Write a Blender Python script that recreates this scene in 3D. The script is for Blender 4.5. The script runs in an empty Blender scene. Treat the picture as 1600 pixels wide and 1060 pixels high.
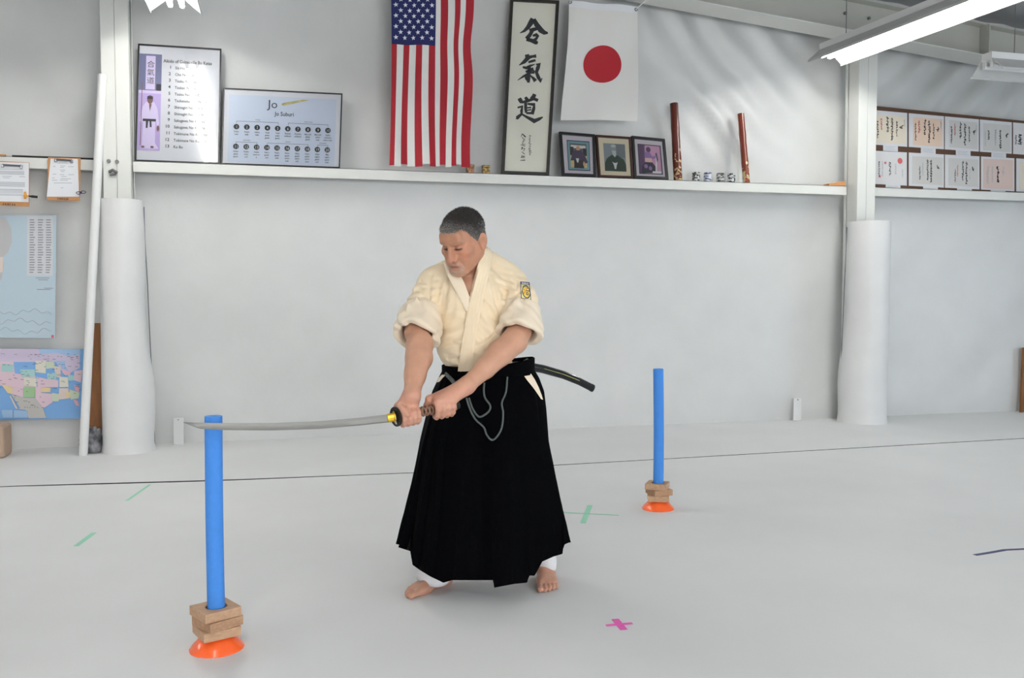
import bpy, bmesh, math, random
import numpy as np
from mathutils import Vector, Matrix, Euler
from mathutils import noise as mnoise
random.seed(7); rng = np.random.default_rng(11)
SC = bpy.context.scene
COL = SC.collection
# ------------------------------------------------------------------ camera
F, CX, CY, CAMH = 1400.0, 800.0, 530.0, 1.28
YAW, PIT = math.radians(14.5), math.atan(65 / 1400)
cd = bpy.data.cameras.new('camera'); cam = bpy.data.objects.new('camera', cd); COL.objects.link(cam)
cd.sensor_width = 36; cd.lens = F / 1600 * 36; cd.clip_end = 100; cd.clip_start = .05
cam.location = (0, 0, CAMH); cam.rotation_euler = (math.pi / 2 - PIT, 0, -YAW)
SC.camera = cam
def ray(px, py):
    x = (px - CX) / F; y = (CY - py) / F
    fw = math.cos(PIT) + y * math.sin(PIT); up = -math.sin(PIT) + y * math.cos(PIT)
    return Vector((x * math.cos(YAW) + fw * math.sin(YAW), -x * math.sin(YAW) + fw * math.cos(YAW), up))
def on_y(px, py, Y):
    d = ray(px, py); s = Y / d.y; return Vector((d.x * s, Y, CAMH + d.z * s))
def on_z(px, py, Z=0.0):
    d = ray(px, py); s = (Z - CAMH) / d.z; return Vector((d.x * s, d.y * s, Z))
def on_x(px, py, X):
    d = ray(px, py); s = X / d.x; return Vector((X, d.y * s, CAMH + d.z * s))
FWD = Vector((math.sin(YAW), math.cos(YAW), 0)); RGT = Vector((math.cos(YAW), -math.sin(YAW), 0))
def at_f(px, py, dist):                       # point at a horizontal distance from the camera
    d = ray(px, py); s = dist / d.dot(FWD); return Vector((d.x * s, d.y * s, CAMH + d.z * s))
# ------------------------------------------------------------------ world, exposure, side daylight, added rear fill
wd = bpy.data.worlds.new('world'); SC.world = wd; wd.use_nodes = True
wd.node_tree.nodes['Background'].inputs[0].default_value = (.72, .84, 1, 1)
wd.node_tree.nodes['Background'].inputs[1].default_value = 1.0
SC.view_settings.view_transform = 'Standard'; SC.view_settings.look = 'None'
SC.view_settings.exposure = 0.2; SC.view_settings.gamma = 1.0; SC.view_settings.use_curve_mapping = False
TUBE_POWER = 38.0
def area(name, loc, rot, sx, sy, power, color):
    l = bpy.data.lights.new(name, 'AREA'); l.shape = 'RECTANGLE'; l.size = sx; l.size_y = sy; l.energy = power; l.color = color
    o = bpy.data.objects.new(name, l); o.location = loc; o.rotation_euler = rot; COL.objects.link(o); return o
XL, XR, YB, YW = -6.5, 11.0, -6.5, 8.33      # room limits; YW the wall seen in the photograph
area('rear_fill', (2.6, YB + .05, 1.6), (math.radians(90), 0, 0), 5.0, 3.0, 330, (.985, .99, 1))  # added fill light behind the camera, softens and brightens from the front
area('daylight_side_window', (XR - .05, 2.5, 1.5), (0, math.radians(90), 0), 2.0, 3.0, 80, (.66, .85, 1))

# ------------------------------------------------------------------ materials
def mat(name, col, rough=.5, metal=0.0, spec=.5, bump=0.0, bscale=40.0, var=0.0, vscale=6.0, col2=None, emit=0.0, coat=0.0, alpha=1.0, detail=4.0, stretch=None, sheen=0.0, trans=0.0, sss=0.0):
    m = bpy.data.materials.new(name); m.use_nodes = True; nt = m.node_tree; b = nt.nodes['Principled BSDF']
    c4 = (*col, 1)
    b.inputs['Base Color'].default_value = c4; b.inputs['Roughness'].default_value = rough; b.inputs['Metallic'].default_value = metal
    b.inputs['Specular IOR Level'].default_value = spec; b.inputs['Coat Weight'].default_value = coat; b.inputs['Coat Roughness'].default_value = .05
    b.inputs['Sheen Weight'].default_value = sheen
    b.inputs['Transmission Weight'].default_value = trans
    if sss: b.inputs['Subsurface Weight'].default_value = sss; b.inputs['Subsurface Radius'].default_value = (.012, .005, .003)
    if emit: b.inputs['Emission Color'].default_value = c4; b.inputs['Emission Strength'].default_value = emit
    if alpha < 1: b.inputs['Alpha'].default_value = alpha
    if bump or var:
        tc = nt.nodes.new('ShaderNodeTexCoord'); mp = nt.nodes.new('ShaderNodeMapping'); nt.links.new(tc.outputs['Object'], mp.inputs[0])
        if stretch: mp.inputs['Scale'].default_value = stretch
    if bump:
        n = nt.nodes.new('ShaderNodeTexNoise'); n.inputs['Scale'].default_value = bscale; n.inputs['Detail'].default_value = detail
        bp = nt.nodes.new('ShaderNodeBump'); bp.inputs['Strength'].default_value = bump; bp.inputs['Distance'].default_value = .01
        nt.links.new(mp.outputs[0], n.inputs[0]); nt.links.new(n.outputs[0], bp.inputs['Height']); nt.links.new(bp.outputs[0], b.inputs['Normal'])
    if var or col2:
        n = nt.nodes.new('ShaderNodeTexNoise'); n.inputs['Scale'].default_value = vscale; n.inputs['Detail'].default_value = 5
        nt.links.new(mp.outputs[0], n.inputs[0]) if (bump or var) else None
        r = nt.nodes.new('ShaderNodeValToRGB'); r.color_ramp.elements[0].position = .35; r.color_ramp.elements[1].position = .65
        c2 = col2 or tuple(c * (1 - var) for c in col)
        r.color_ramp.elements[0].color = (*c2, 1); r.color_ramp.elements[1].color = c4
        nt.links.new(n.outputs[0], r.inputs[0]); nt.links.new(r.outputs[0], b.inputs['Base Color'])
    return m
def srgb(r, g, b):
    f = lambda c: (c / 255 / 12.92) if c / 255 <= .04045 else ((c / 255 + .055) / 1.055) ** 2.4
    return (f(r), f(g), f(b))
M = {}
M['sheet'] = mat('white_vinyl_sheet', (.69, .695, .685), .42, bump=.55, bscale=4, detail=8, var=.04, vscale=3)
M['canvas'] = mat('white_mat_canvas', (.775, .78, .78), .55, bump=.08, bscale=9, detail=6, var=.05, vscale=1.2)
M['dark_gap'] = mat('dark_subfloor', (.05, .05, .05), .8)
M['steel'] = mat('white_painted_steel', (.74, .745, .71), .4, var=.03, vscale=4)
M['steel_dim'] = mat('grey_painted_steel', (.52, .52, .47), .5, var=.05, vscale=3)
M['roof'] = mat('roof_insulation', (.45, .45, .45), .6, bump=.2, bscale=3)
M['foam_wrap'] = mat('white_foam_wrap', (.76, .76, .755), .55, bump=.06, bscale=14, var=.03, vscale=5)
M['plainwall'] = mat('plain_wall', (.7, .7, .69), .6)
M['white'] = mat('white_plastic', (.78, .78, .77), .35)
M['paper'] = mat('white_paper', (.78, .79, .82), .6)
M['black'] = mat('black_frame', (.012, .012, .014), .35)
M['ink'] = mat('black_ink', (.02, .022, .026), .6)
M['dgrey'] = mat('grey_ink', (.12, .13, .16), .6)
M['lgrey'] = mat('faint_print', (.42, .44, .48), .6)
M['redink'] = mat('red_seal_ink', (.6, .12, .12), .6)
def glass_mat():
    m = bpy.data.materials.new('picture_glass'); m.use_nodes = True; nt = m.node_tree; nt.nodes.clear()
    o = nt.nodes.new('ShaderNodeOutputMaterial'); mx = nt.nodes.new('ShaderNodeMixShader'); fr = nt.nodes.new('ShaderNodeFresnel'); fr.inputs[0].default_value = 1.5
    tr = nt.nodes.new('ShaderNodeBsdfTransparent'); gl = nt.nodes.new('ShaderNodeBsdfGlossy'); gl.inputs['Roughness'].default_value = .03
    nt.links.new(fr.outputs[0], mx.inputs[0]); nt.links.new(tr.outputs[0], mx.inputs[1]); nt.links.new(gl.outputs[0], mx.inputs[2]); nt.links.new(mx.outputs[0], o.inputs[0]); return m
M['glass'] = glass_mat()
M['reflector'] = mat('white_enamel_reflector', (.55, .55, .54), .4)
M['tube'] = mat('fluorescent_tube', (1, .99, .95), .4, emit=TUBE_POWER)
M['chrome'] = mat('dark_metal_clip', (.2, .2, .22), .3, metal=.9)
M['bolt'] = mat('bolt_metal', (.25, .25, .25), .4, metal=.8)
M['brown'] = mat('dark_brown_board', srgb(92, 62, 42), .6, var=.2, vscale=8)
M['tan'] = mat('brown_hardboard', srgb(196, 140, 88), .6, var=.12, vscale=20)
M['orangewood'] = mat('orange_wood', srgb(140, 88, 40), .55, var=.25, vscale=6, stretch=(8, 8, 1))
M['cardboard'] = mat('tan_cardboard', srgb(186, 160, 138), .7, var=.1)

# ------------------------------------------------------------------ mesh helpers
class MB:
    def __init__(s): s.v = []; s.f = []; s.mi = []
    def add(s, vs, fs, mi=0):
        o = len(s.v); s.v += [tuple(p) for p in vs]; s.f += [tuple(i + o for i in q) for q in fs]; s.mi += [mi] * len(fs)
    def hexa(s, p, mi=0):      # 8 corners, bottom ring then top ring
        s.add(p, [(3, 2, 1, 0), (4, 5, 6, 7), (0, 1, 5, 4), (1, 2, 6, 5), (2, 3, 7, 6), (3, 0, 4, 7)], mi)
    def box(s, lo, hi, mi=0):
        (a, b, c), (d, e, f) = lo, hi
        s.hexa([(a, b, c), (d, b, c), (d, e, c), (a, e, c), (a, b, f), (d, b, f), (d, e, f), (a, e, f)], mi)
    def tube(s, pts, rad, n=10, mi=0, cap=True, flat=1.0, up=None):
        pts = [Vector(p) for p in pts]; rad = rad if hasattr(rad, '__len__') else [rad] * len(pts)
        rings = []; side = None
        for i, p in enumerate(pts):
            tg = (pts[min(i + 1, len(pts) - 1)] - pts[max(i - 1, 0)]).normalized()
            if side is None:
                ref = Vector(up) if up else (Vector((0, 0, 1)) if abs(tg.z) < .9 else Vector((1, 0, 0)))
                side = tg.cross(ref).normalized()
            side = (side - tg * side.dot(tg)).normalized(); b = side.cross(tg)
            rings.append([p + side * (math.cos(2 * math.pi * k / n) * rad[i] * flat) + b * (math.sin(2 * math.pi * k / n) * rad[i]) for k in range(n)])
        vs = [q for r in rings for q in r]; fs = []
        for i in range(len(rings) - 1):
            for k in range(n):
                fs.append((i * n + k, i * n + (k + 1) % n, (i + 1) * n + (k + 1) % n, (i + 1) * n + k))
        if cap: fs += [tuple(range(n - 1, -1, -1)), tuple((len(rings) - 1) * n + k for k in range(n))]
        s.add(vs, fs, mi)
    def lathe(s, prof, c=(0, 0, 0), n=24, mi=0):  # prof: (r, z)
        vs = [(c[0] + r * math.cos(2 * math.pi * k / n), c[1] + r * math.sin(2 * math.pi * k / n), c[2] + z) for r, z in prof for k in range(n)]
        fs = [(i * n + k, i * n + (k + 1) % n, (i + 1) * n + (k + 1) % n, (i + 1) * n + k) for i in range(len(prof) - 1) for k in range(n)]
        s.add(vs, fs, mi)
    def build(s, name, mats, parent=None, smooth=False, bevel=0.0, angle=None):
        me = bpy.data.meshes.new(name); me.from_pydata(s.v, [], s.f)
        for m in (mats if isinstance(mats, (list, tuple)) else [mats]): me.materials.append(M[m] if isinstance(m, str) else m)
        if any(s.mi): me.polygons.foreach_set('material_index', s.mi)
        me.update()
        return link(name, me, parent, smooth, bevel, angle)
def link(name, me, parent=None, smooth=False, bevel=0.0, angle=None):
    o = bpy.data.objects.new(name, me); COL.objects.link(o)
    if smooth: me.polygons.foreach_set('use_smooth', [True] * len(me.polygons))
    if angle is not None: me.set_sharp_from_angle(angle=math.radians(angle))
    if bevel:
        b = o.modifiers.new('bevel', 'BEVEL'); b.width = bevel; b.segments = 2; b.limit_method = 'ANGLE'
    if parent is not None:
        o.parent = parent; o.matrix_parent_inverse = parent.matrix_basis.inverted()
    return o
def tag(o, label, cat, group=None):
    o['label'] = label; o['category'] = cat
    if group: o['group'] = group
    return o
def thing(name, label, cat, loc=(0, 0, 0), rz=0.0, group=None):
    o = bpy.data.objects.new(name, None); COL.objects.link(o); o.location = loc; o.rotation_euler = (0, 0, rz); o.empty_display_size = .05
    return tag(o, label, cat, group)
def structure(o): o['kind'] = 'structure'; return o
def prism(mb, poly, mp, w0, w1, mi=0):       # 2-D polygon through map mp(u,v,w), extruded from w0 to w1
    n = len(poly); vs = [mp(u, v, w0) for u, v in poly] + [mp(u, v, w1) for u, v in poly]
    mb.add(vs, [tuple(range(n)), tuple(range(2 * n - 1, n - 1, -1))] + [(i, i + n, (i + 1) % n + n, (i + 1) % n) for i in range(n)], mi)
class Quad:                                   # a flat sheet given by its four corners; u right, v down, w off the face
    def __init__(s, tl, tr, br, bl):
        s.c = [Vector(p) for p in (tl, tr, br, bl)]
        s.n = ((s.c[1] - s.c[0]).cross(s.c[3] - s.c[0])).normalized()
        if s.n.y > 0: s.n = -s.n
        s.w = (s.c[1] - s.c[0]).length; s.h = (s.c[3] - s.c[0]).length
    def __call__(s, u, v, w=0.0):
        a, b, c, d = s.c
        return (a * (1 - u) + b * u) * (1 - v) + (d * (1 - u) + c * u) * v + s.n * w
    def plate(s, mb, u0, v0, u1, v1, w0, w1, mi=0):
        mb.hexa([s(u0, v0, w0), s(u1, v0, w0), s(u1, v1, w0), s(u0, v1, w0), s(u0, v0, w1), s(u1, v0, w1), s(u1, v1, w1), s(u0, v1, w1)], mi)
    def frame(s, mb, bw, w0, w1, mi=0):       # border of bw metres
        a, b = bw / s.w, bw / s.h
        s.plate(mb, 0, 0, 1, b, w0, w1, mi); s.plate(mb, 0, 1 - b, 1, 1, w0, w1, mi)
        s.plate(mb, 0, b, a, 1 - b, w0, w1, mi); s.plate(mb, 1 - a, b, 1, 1 - b, w0, w1, mi)
    def sub(s, u0, v0, u1, v1, w=0.0):
        return Quad(s(u0, v0, w), s(u1, v0, w), s(u1, v1, w), s(u0, v1, w))
_tc = {}
def text2d(body, bold=0.0):                             # outline of a piece of writing as flat 2-D polygons
    if (body, bold) in _tc: return _tc[(body, bold)]
    cu = bpy.data.curves.new('lettering', 'FONT'); cu.body = body; cu.size = 1; cu.resolution_u = 2; cu.offset = bold
    ob = bpy.data.objects.new('lettering', cu); COL.objects.link(ob)
    dg = bpy.context.evaluated_depsgraph_get(); dg.update()
    me = bpy.data.meshes.new_from_object(ob.evaluated_get(dg))
    vs = [tuple(v.co)[:2] for v in me.vertices]; fs = [tuple(p.vertices) for p in me.polygons]
    bpy.data.objects.remove(ob); bpy.data.curves.remove(cu); bpy.data.meshes.remove(me)
    _tc[(body, bold)] = (vs, fs); return vs, fs
def write(mb, q, body, u, v, size, align='l', w=.002, mi=0, squeeze=1.0, bold=0.0):   # size = letter height in metres, (u,v) = baseline start
    vs, fs = text2d(body, bold)
    if not vs: return
    wd = max(p[0] for p in vs); off = {'l': 0, 'c': wd / 2, 'r': wd}[align]; k = size / .72
    mb.add([q(u + (x - off) * k * squeeze / q.w, v - y * k / q.h, w) for x, y in vs], fs, mi)
def scribble(mb, q, u, v0, v1, cw, n, w=.002, mi=0, rr=None):     # a column of small brush marks
    rr = rr or random
    for i in range(n):
        vc = v0 + (v1 - v0) * (i + .5) / n; hh = (v1 - v0) / n
        for k in range(3):
            a = rr.choice([0, .25, 1.2, 1.57, -.5]) + rr.uniform(-.2, .2); ln = rr.uniform(.55, 1.0) * .5; th = rr.uniform(.11, .19)
            ox, oy = rr.uniform(-.25, .25), (k - 1) * .26
            ca, sa = math.cos(a), math.sin(a)
            pts = [(-ln, -th), (ln, -th * .6), (ln, th), (-ln, th * .7)]
            mb.add([q(u + (ox + x * ca - y * sa) * cw, vc + (oy + x * sa + y * ca) * hh, w) for x, y in pts], [(0, 1, 2, 3)], mi)
def nz(x, y, z, s=1.0): return mnoise.noise((x * s, y * s, z * s))

def rz(x): return 3.945 - (x - 5.48) * .088
# ------------------------------------------------------------------ room shell
ZG0, ZG1, YG = 2.335, 2.425, 8.13            # girt used as a shelf: bottom, top, front face
def wall_disp(x, z):
    up = z > 2.38
    d = nz(x, 0, z, .8) * .03 + nz(x, 3, z, 2.2) * .014
    if up:
        d += .06
        near = min(1, max(.15, (z - 2.42) / .4))
        for (cx, cz, an, sp, am, rad) in folds_up:
            dx, dz = x - cx, z - cz; r = math.hypot(dx, dz)
            if r < rad:
                u = dx * math.cos(an) + dz * math.sin(an)
                d += am * math.sin(u * sp + 2 * nz(x, 1, z, 1.3)) * (1 - r / rad) ** 1.2 * near
    else:
        d -= .03 * math.exp(-((z - .15) / .35) ** 2)
        t = (x * .55 + z) * 2.1 + nz(x, 8, z, .7) * 2.5
        d += .020 * abs(math.sin(t)) ** 3 * min(1, max(0, (1.4 - z) / 1.0))
        t = (x * .9 - z) * 1.7 + nz(x, 5, z, .6) * 3
        d += .013 * abs(math.sin(t)) ** 4
        if x < -1.5: d += .02 * nz(x, 4, z, 3.5)
    return d
folds_up = [(-2.3, 3.2, .6, 9, .034, 1.6), (-3.0, 2.9, -.5, 12, .012, 1.2), (4.5, 3.55, .75, 20, .042, 1.5), (3.2, 4.0, .5, 17, .030, 1.4), (7.2, 3.6, -.75, 18, .044, 1.7), (.7, 3.4, .2, 6, .018, 1.6), (4.0, 2.9, .7, 8, .020, 1.8), (2.1, 3.2, -.3, 9, .01, 1.0)]
NX, NZ_ = 430, 124
xs = np.linspace(XL, XR, NX); zs = np.concatenate([np.linspace(0, 2.36, 70), np.linspace(2.40, 4.85, NZ_ - 70)])
wb = MB(); vs = [(x, YW + wall_disp(x, z), z) for z in zs for x in xs]
wb.add(vs, [(j * NX + i, j * NX + i + 1, (j + 1) * NX + i + 1, (j + 1) * NX + i) for j in range(NZ_ - 1) for i in range(NX - 1)])
structure(wb.build('wall_back', 'sheet', smooth=True))
b = MB(); b.box((XL - .2, YB, 0), (XL, YW + .2, 5.4)); structure(b.build('wall_left', 'plainwall'))
b = MB()   # right wall with the side window's opening
y0, y1, z0, z1 = 1.0, 4.0, .5, 2.5
b.box((XR, YB, 0), (XR + .2, y0, 5.4)); b.box((XR, y1, 0), (XR + .2, YW + .2, 5.4)); b.box((XR, y0, 0), (XR + .2, y1, z0)); b.box((XR, y0, z1), (XR + .2, y1, 5.4))
structure(b.build('wall_right', 'plainwall'))
b = MB()   # rear wall with an opening made for the added fill light
b.box((XL, YB - .2, 0), (.1, YB, 5.4)); b.box((5.1, YB - .2, 0), (XR, YB, 5.4)); b.box((.1, YB - .2, 3.1), (5.1, YB, 5.4))
structure(b.build('wall_rear', 'plainwall'))
def roofz(x): return 4.78 - (x - 2.0) / 12.0
b = MB(); b.hexa([(XL, YB, roofz(XL)), (XR, YB, roofz(XR)), (XR, YW + .3, roofz(XR)), (XL, YW + .3, roofz(XL)), (XL, YB, roofz(XL) + .1), (XR, YB, roofz(XR) + .1), (XR, YW + .3, roofz(XR) + .1), (XL, YW + .3, roofz(XL) + .1)])
structure(b.build('ceiling', 'roof'))
# floor: white mats over a dark subfloor, one long joint in front of the wall
SEAM = [(-9.0, 6.83), (-1.855, 6.69), (-.4, 6.53), (.94, 6.465), (2.06, 6.49), (6.54, 6.67), (12, 6.9)]
b = MB(); b.box((XL - .2, YB - .2, -.12), (XR + .2, YW + .3, -.03)); fl = structure(b.build('floor', 'dark_gap'))
def mat_panel(edge_front):
    b = MB(); nx = 60; xs = np.linspace(XL, XR, nx)
    sy = np.interp(xs, [p[0] for p in SEAM], [p[1] for p in SEAM])
    gap = np.interp(xs, [XL, -1.9, -1.2, -.6, .5, 3, 7, XR], [.020, .022, .042, .040, .022, .020, .022, .022])
    for i in range(nx - 1):
        if edge_front: a0, a1, c0, c1 = YB, YB, sy[i] - gap[i] / 2, sy[i + 1] - gap[i + 1] / 2
        else: a0, a1, c0, c1 = sy[i] + gap[i] / 2, sy[i + 1] + gap[i + 1] / 2, YW + .2, YW + .2
        b.hexa([(xs[i], a0, -.03), (xs[i + 1], a1, -.03), (xs[i + 1], c1, -.03), (xs[i], c0, -.03), (xs[i], a0, 0), (xs[i + 1], a1, 0), (xs[i + 1], c1, 0), (xs[i], c0, 0)])
        for k_ in (-4, -2): b.mi[k_] = 1          # foam core showing along the joint
    return b.build('mat_panel', ['canvas', 'dark_gap'], fl)
mat_panel(True); mat_panel(False)
# girts along the wall
def girt(name, x0, x1, label):
    b = MB(); b.box((x0, YG, ZG0), (x1, YG + .004, ZG1)); b.box((x0, YG, ZG1 - .004), (x1, 8.30, ZG1)); b.box((x0, YG + .003, ZG0), (x1, YG + .02, ZG0 + .004))
    b.box((x0, YG + .1, ZG0 + .03), (x1, YG + .12, ZG1 - .004))
    return tag(b.build(name, 'steel'), label, 'beam', 'white wall girts')
girt('steel_girt', -1.18, 5.66, 'long white steel girt used as a shelf under the flags and picture frames')
girt('steel_girt', XL, -1.42, 'white steel girt carrying the two hanging clipboards')
girt('steel_girt', 5.93, XR, 'white steel girt beneath the brown board of certificates')
b = MB(); b.box((on_y(19, 250, YG).x, YG - .001, ZG1 - .003), (-1.45, YG + .03, ZG1 + .012))
tag(b.build('black_strip', 'black'), 'thin black strip along the top of the girt behind the clipboards', 'strip')
b = MB(); b.box((-3.4, YG - .001, ZG1), (on_y(8, 250, YG).x, YG + .03, ZG1 + .016))
tag(b.build('wooden_strip', 'tan'), 'short brown wooden strip on the girt at the left picture edge', 'strip')

# columns made of two channels back to back
def column(x, label, flip):
    t = thing('steel_column', label, 'column', (x, 8.1, 0), group='white steel columns at the wall')
    zt = rz(x) - .002
    for s in (-1, 1):
        c = MB(); a, e = sorted((x + s * .0015, x + s * .105))
        c.box((a, 8.0, 0), (e, 8.004, zt)); c.box((a, 8.22, 0), (e, 8.224, zt))
        xi = x + s * .0015; c.box((min(xi, xi + s * .004), 8.004, 0), (max(xi, xi + s * .004), 8.22, zt))
        xo = x + s * .105; c.box((min(xo, xo - s * .004), 8.004, 0), (max(xo, xo - s * .004), 8.04, zt)); c.box((min(xo, xo - s * .004), 8.185, 0), (max(xo, xo - s * .004), 8.22, zt))
        c.box((min(xo - s * .012, xo - s * .016), 8.03, 0), (max(xo - s * .012, xo - s * .016), 8.19, zt))
        c.build('channel', 'steel', t)
    return t
XC1, XC2 = -1.285, 5.80
c1 = column(XC1, 'white steel column with two bolts beside the bo kata poster', 1)
c2 = column(XC2, 'white steel column between the brown tubes and the certificates', -1)
for (px, py, n) in ((170, 252, 'bolt'), (183, 253, 'bolt')):
    p = on_y(px, py, 7.998); b = MB(); b.tube([p, p + Vector((0, -.012, 0))], .017, 6); b.build(n, 'bolt', c1)
p = on_y(177, 270, 7.99); b = MB(); b.tube([p + Vector((-.03, 0, .005)), p + Vector((0, -.015, .02)), p + Vector((.03, 0, 0))], .013, 6); b.tube([p + Vector((-.025, -.005, -.02)), p + Vector((.02, -.01, -.012))], .012, 6); b.build('clamp', 'bolt', c1)
# foam wraps round the column feet
def wrap(x, y, z1, w0, w1, lean, label, seam_side, dent):
    t = thing('column_pad', label, 'padding', (x, y, 0), group='white foam wraps round the columns')
    b = MB(); n, m = 48, 30; vs = []
    for j in range(m + 1):
        z = z1 * j / m
        for k in range(n):
            a = 2 * math.pi * k / n
            r = w0 + (w1 - w0) * (z / z1) + .006 * nz(math.cos(a), math.sin(a), z * 1.2, 1.3)
            r += dent * math.exp(-((z - .45) / .25) ** 2) * max(0, math.cos(a - seam_side)) - dent * .8 * math.exp(-((z - 1.15) / .3) ** 2) * max(0, math.cos(a - seam_side))
            if z < .08: r += .012 * (1 - z / .08)
            vs.append((x + lean * z + r * math.cos(a), y + r * math.sin(a), z))
    fs = [(j * n + k, j * n + (k + 1) % n, (j + 1) * n + (k + 1) % n, (j + 1) * n + k) for j in range(m) for k in range(n)]
    iv = [(vs[m * n + k][0] * .93 + (x + lean * z1) * .07, vs[m * n + k][1] * .93 + y * .07, z1) for k in range(n)]
    lv = [(q[0], q[1], z1 - .3) for q in iv]; o = len(vs); vs += iv + lv
    fs += [(m * n + k, m * n + (k + 1) % n, o + (k + 1) % n, o + k) for k in range(n)] + [(o + k, o + (k + 1) % n, o + n + (k + 1) % n, o + n + k) for k in range(n)]
    b.add(vs, fs); b.build('foam_sheet', 'foam_wrap', t, smooth=True, angle=60)
    s = MB(); s.tube([(x + lean * z + (w0 + (w1 - w0) * z / z1 + .002 + .012 * nz(z, 2, 1, 2.0)) * math.cos(seam_side), y + (w0 - .004) * math.sin(seam_side), z) for z in np.linspace(.0, z1 - .05, 24)], .004, 6)
    s.build('open_seam', 'dgrey', t)
    return t
wrap(-1.235, 8.0, 2.08, .20, .172, -.012, 'white foam wrap round the foot of the column beside the wall maps', math.radians(0), .03)
wrap(5.80, 8.0, 2.05, .235, .215, .018, 'white foam wrap with a dark ragged seam on the right-hand column', math.radians(163), .02)
# sloping rafter across the top right
t = thing('roof_rafter', 'deep cream steel rafter sloping down above the right-hand wall', 'beam', (5.5, 7.9, 3.9))
def slab(b, x0, x1, y0, y1, d0, d1):
    b.hexa([(x0, y0, rz(x0) + d0), (x1, y0, rz(x1) + d0), (x1, y1, rz(x1) + d0), (x0, y1, rz(x0) + d0), (x0, y0, rz(x0) + d1), (x1, y0, rz(x1) + d1), (x1, y1, rz(x1) + d1), (x0, y1, rz(x0) + d1)])
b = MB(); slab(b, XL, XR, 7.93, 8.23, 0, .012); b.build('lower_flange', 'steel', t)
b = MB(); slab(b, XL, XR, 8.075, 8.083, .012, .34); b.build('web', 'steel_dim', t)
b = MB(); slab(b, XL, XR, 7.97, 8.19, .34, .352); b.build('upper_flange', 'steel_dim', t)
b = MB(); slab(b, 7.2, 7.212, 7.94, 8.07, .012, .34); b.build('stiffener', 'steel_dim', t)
for (px, py) in ((1320, 21), (1357, 29)):
    p = on_y(px, py, 8.07); b = MB(); b.tube([p, p + Vector((0, -.02, 0))], .016, 6); b.build('bolt', 'bolt', t)
p = on_y(1357, 29, 8.07)
for i, y in enumerate((6.2, 4.2)):
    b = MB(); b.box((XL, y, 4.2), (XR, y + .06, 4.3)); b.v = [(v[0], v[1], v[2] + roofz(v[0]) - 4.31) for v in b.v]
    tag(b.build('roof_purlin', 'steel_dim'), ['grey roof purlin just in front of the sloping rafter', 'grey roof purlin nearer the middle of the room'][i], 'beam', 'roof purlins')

# fluorescent fixtures
def fixture(x, y0, y1, z, label, ang=0.0, tube='tube'):
    t = thing('fluorescent_fixture', label, 'ceiling light', (x, (y0 + y1) / 2, z), ang, group='fluorescent strip lights')
    hl = (y1 - y0) / 2
    def mk(name, b, m, smooth=False):
        o = b.build(name, m, None, smooth); o.parent = t; return o
    b = MB(); b.box((-.06, -hl, .045), (.06, hl, .115)); mk('housing', b, 'white')
    for s in (-1, 1):
        b = MB(); b.hexa([(s * .06, -hl, .05), (s * .06, hl, .05), (s * .062, hl, .056), (s * .062, -hl, .056), (s * .19, -hl, -.06), (s * .19, hl, -.06), (s * .192, hl, -.054), (s * .192, -hl, -.054)])
        b.box((min(s * .19, s * .193), -hl, -.075), (max(s * .19, s * .193), hl, -.055)); mk('reflector_wing', b, 'reflector')
    for s in (-1, 1):
        b = MB(); b.tube([(s * .045, -hl + .02, -.005), (s * .045, hl - .02, -.005)], .019, 12); mk('tube', b, tube, False)
        for e in (-1, 1):
            k = MB(); k.box((s * .045 - .016, e * (hl - .02) - .012, -.022), (s * .045 + .016, e * (hl - .02) + .012, .05)); mk('lamp_holder', k, 'white')
    for e in (-1, 1):
        k = MB(); k.tube([(0, e * (hl - .3), .11), (0, e * (hl - .3), roofz(x) - z)], .004, 5); mk('hanger', k, 'bolt')
    return t
LZ = 3.60
fixture(5.21, 5.30, 7.72, LZ, 'lit twin-tube strip light hanging beside the right-hand column', math.radians(5))
fixture(-.77, 5.26, 7.68, LZ, 'lit twin-tube strip light whose end shows above the bo kata poster')
ROW = {4.9: 'row over the right half of the mat', -.71: 'row over the left half of the mat', 10: 'row along the right-hand wall', -5.2: 'row along the left-hand wall'}; NTH = {5.9: 'nearest the flags', 3.2: 'second from the flag wall', .2: 'third from the flag wall', -3.0: 'farthest from the flag wall'}
for (x, y) in ((4.9, .2), (4.9, -3.0), (-.71, .2), (-.71, -3.0), (-5.2, 5.9), (-5.2, .2)):
    fixture(x, y - 1.2, y + 1.2, LZ - (.3 if x > 9 else 0), 'strip light %s, %s' % (NTH[y], ROW[x]))
p = on_z(1527, 106, 3.36)
t = fixture(0, -1.2, 1.2, 3.36, 'unlit white strip light fixture at the right edge under the sloping rafter', tube='white')
t.location = (p.x + 1.30, p.y, 3.385); t.rotation_euler = (0, 0, math.radians(90))
# ------------------------------------------------------------------ things on the wall and the shelf
def shelf_quad(tl, tr, br, bl, yb, yt, zb=ZG1 + .002):
    B = [on_y(*p, yb) for p in (br, bl)]
    for p in B: p.z = zb
    return Quad(on_y(*tl, yt), on_y(*tr, yt), B[0], B[1])
def wall_quad(tl, tr, br, bl, y): return Quad(*[on_y(*p, y) for p in (tl, tr, br, bl)])

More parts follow.
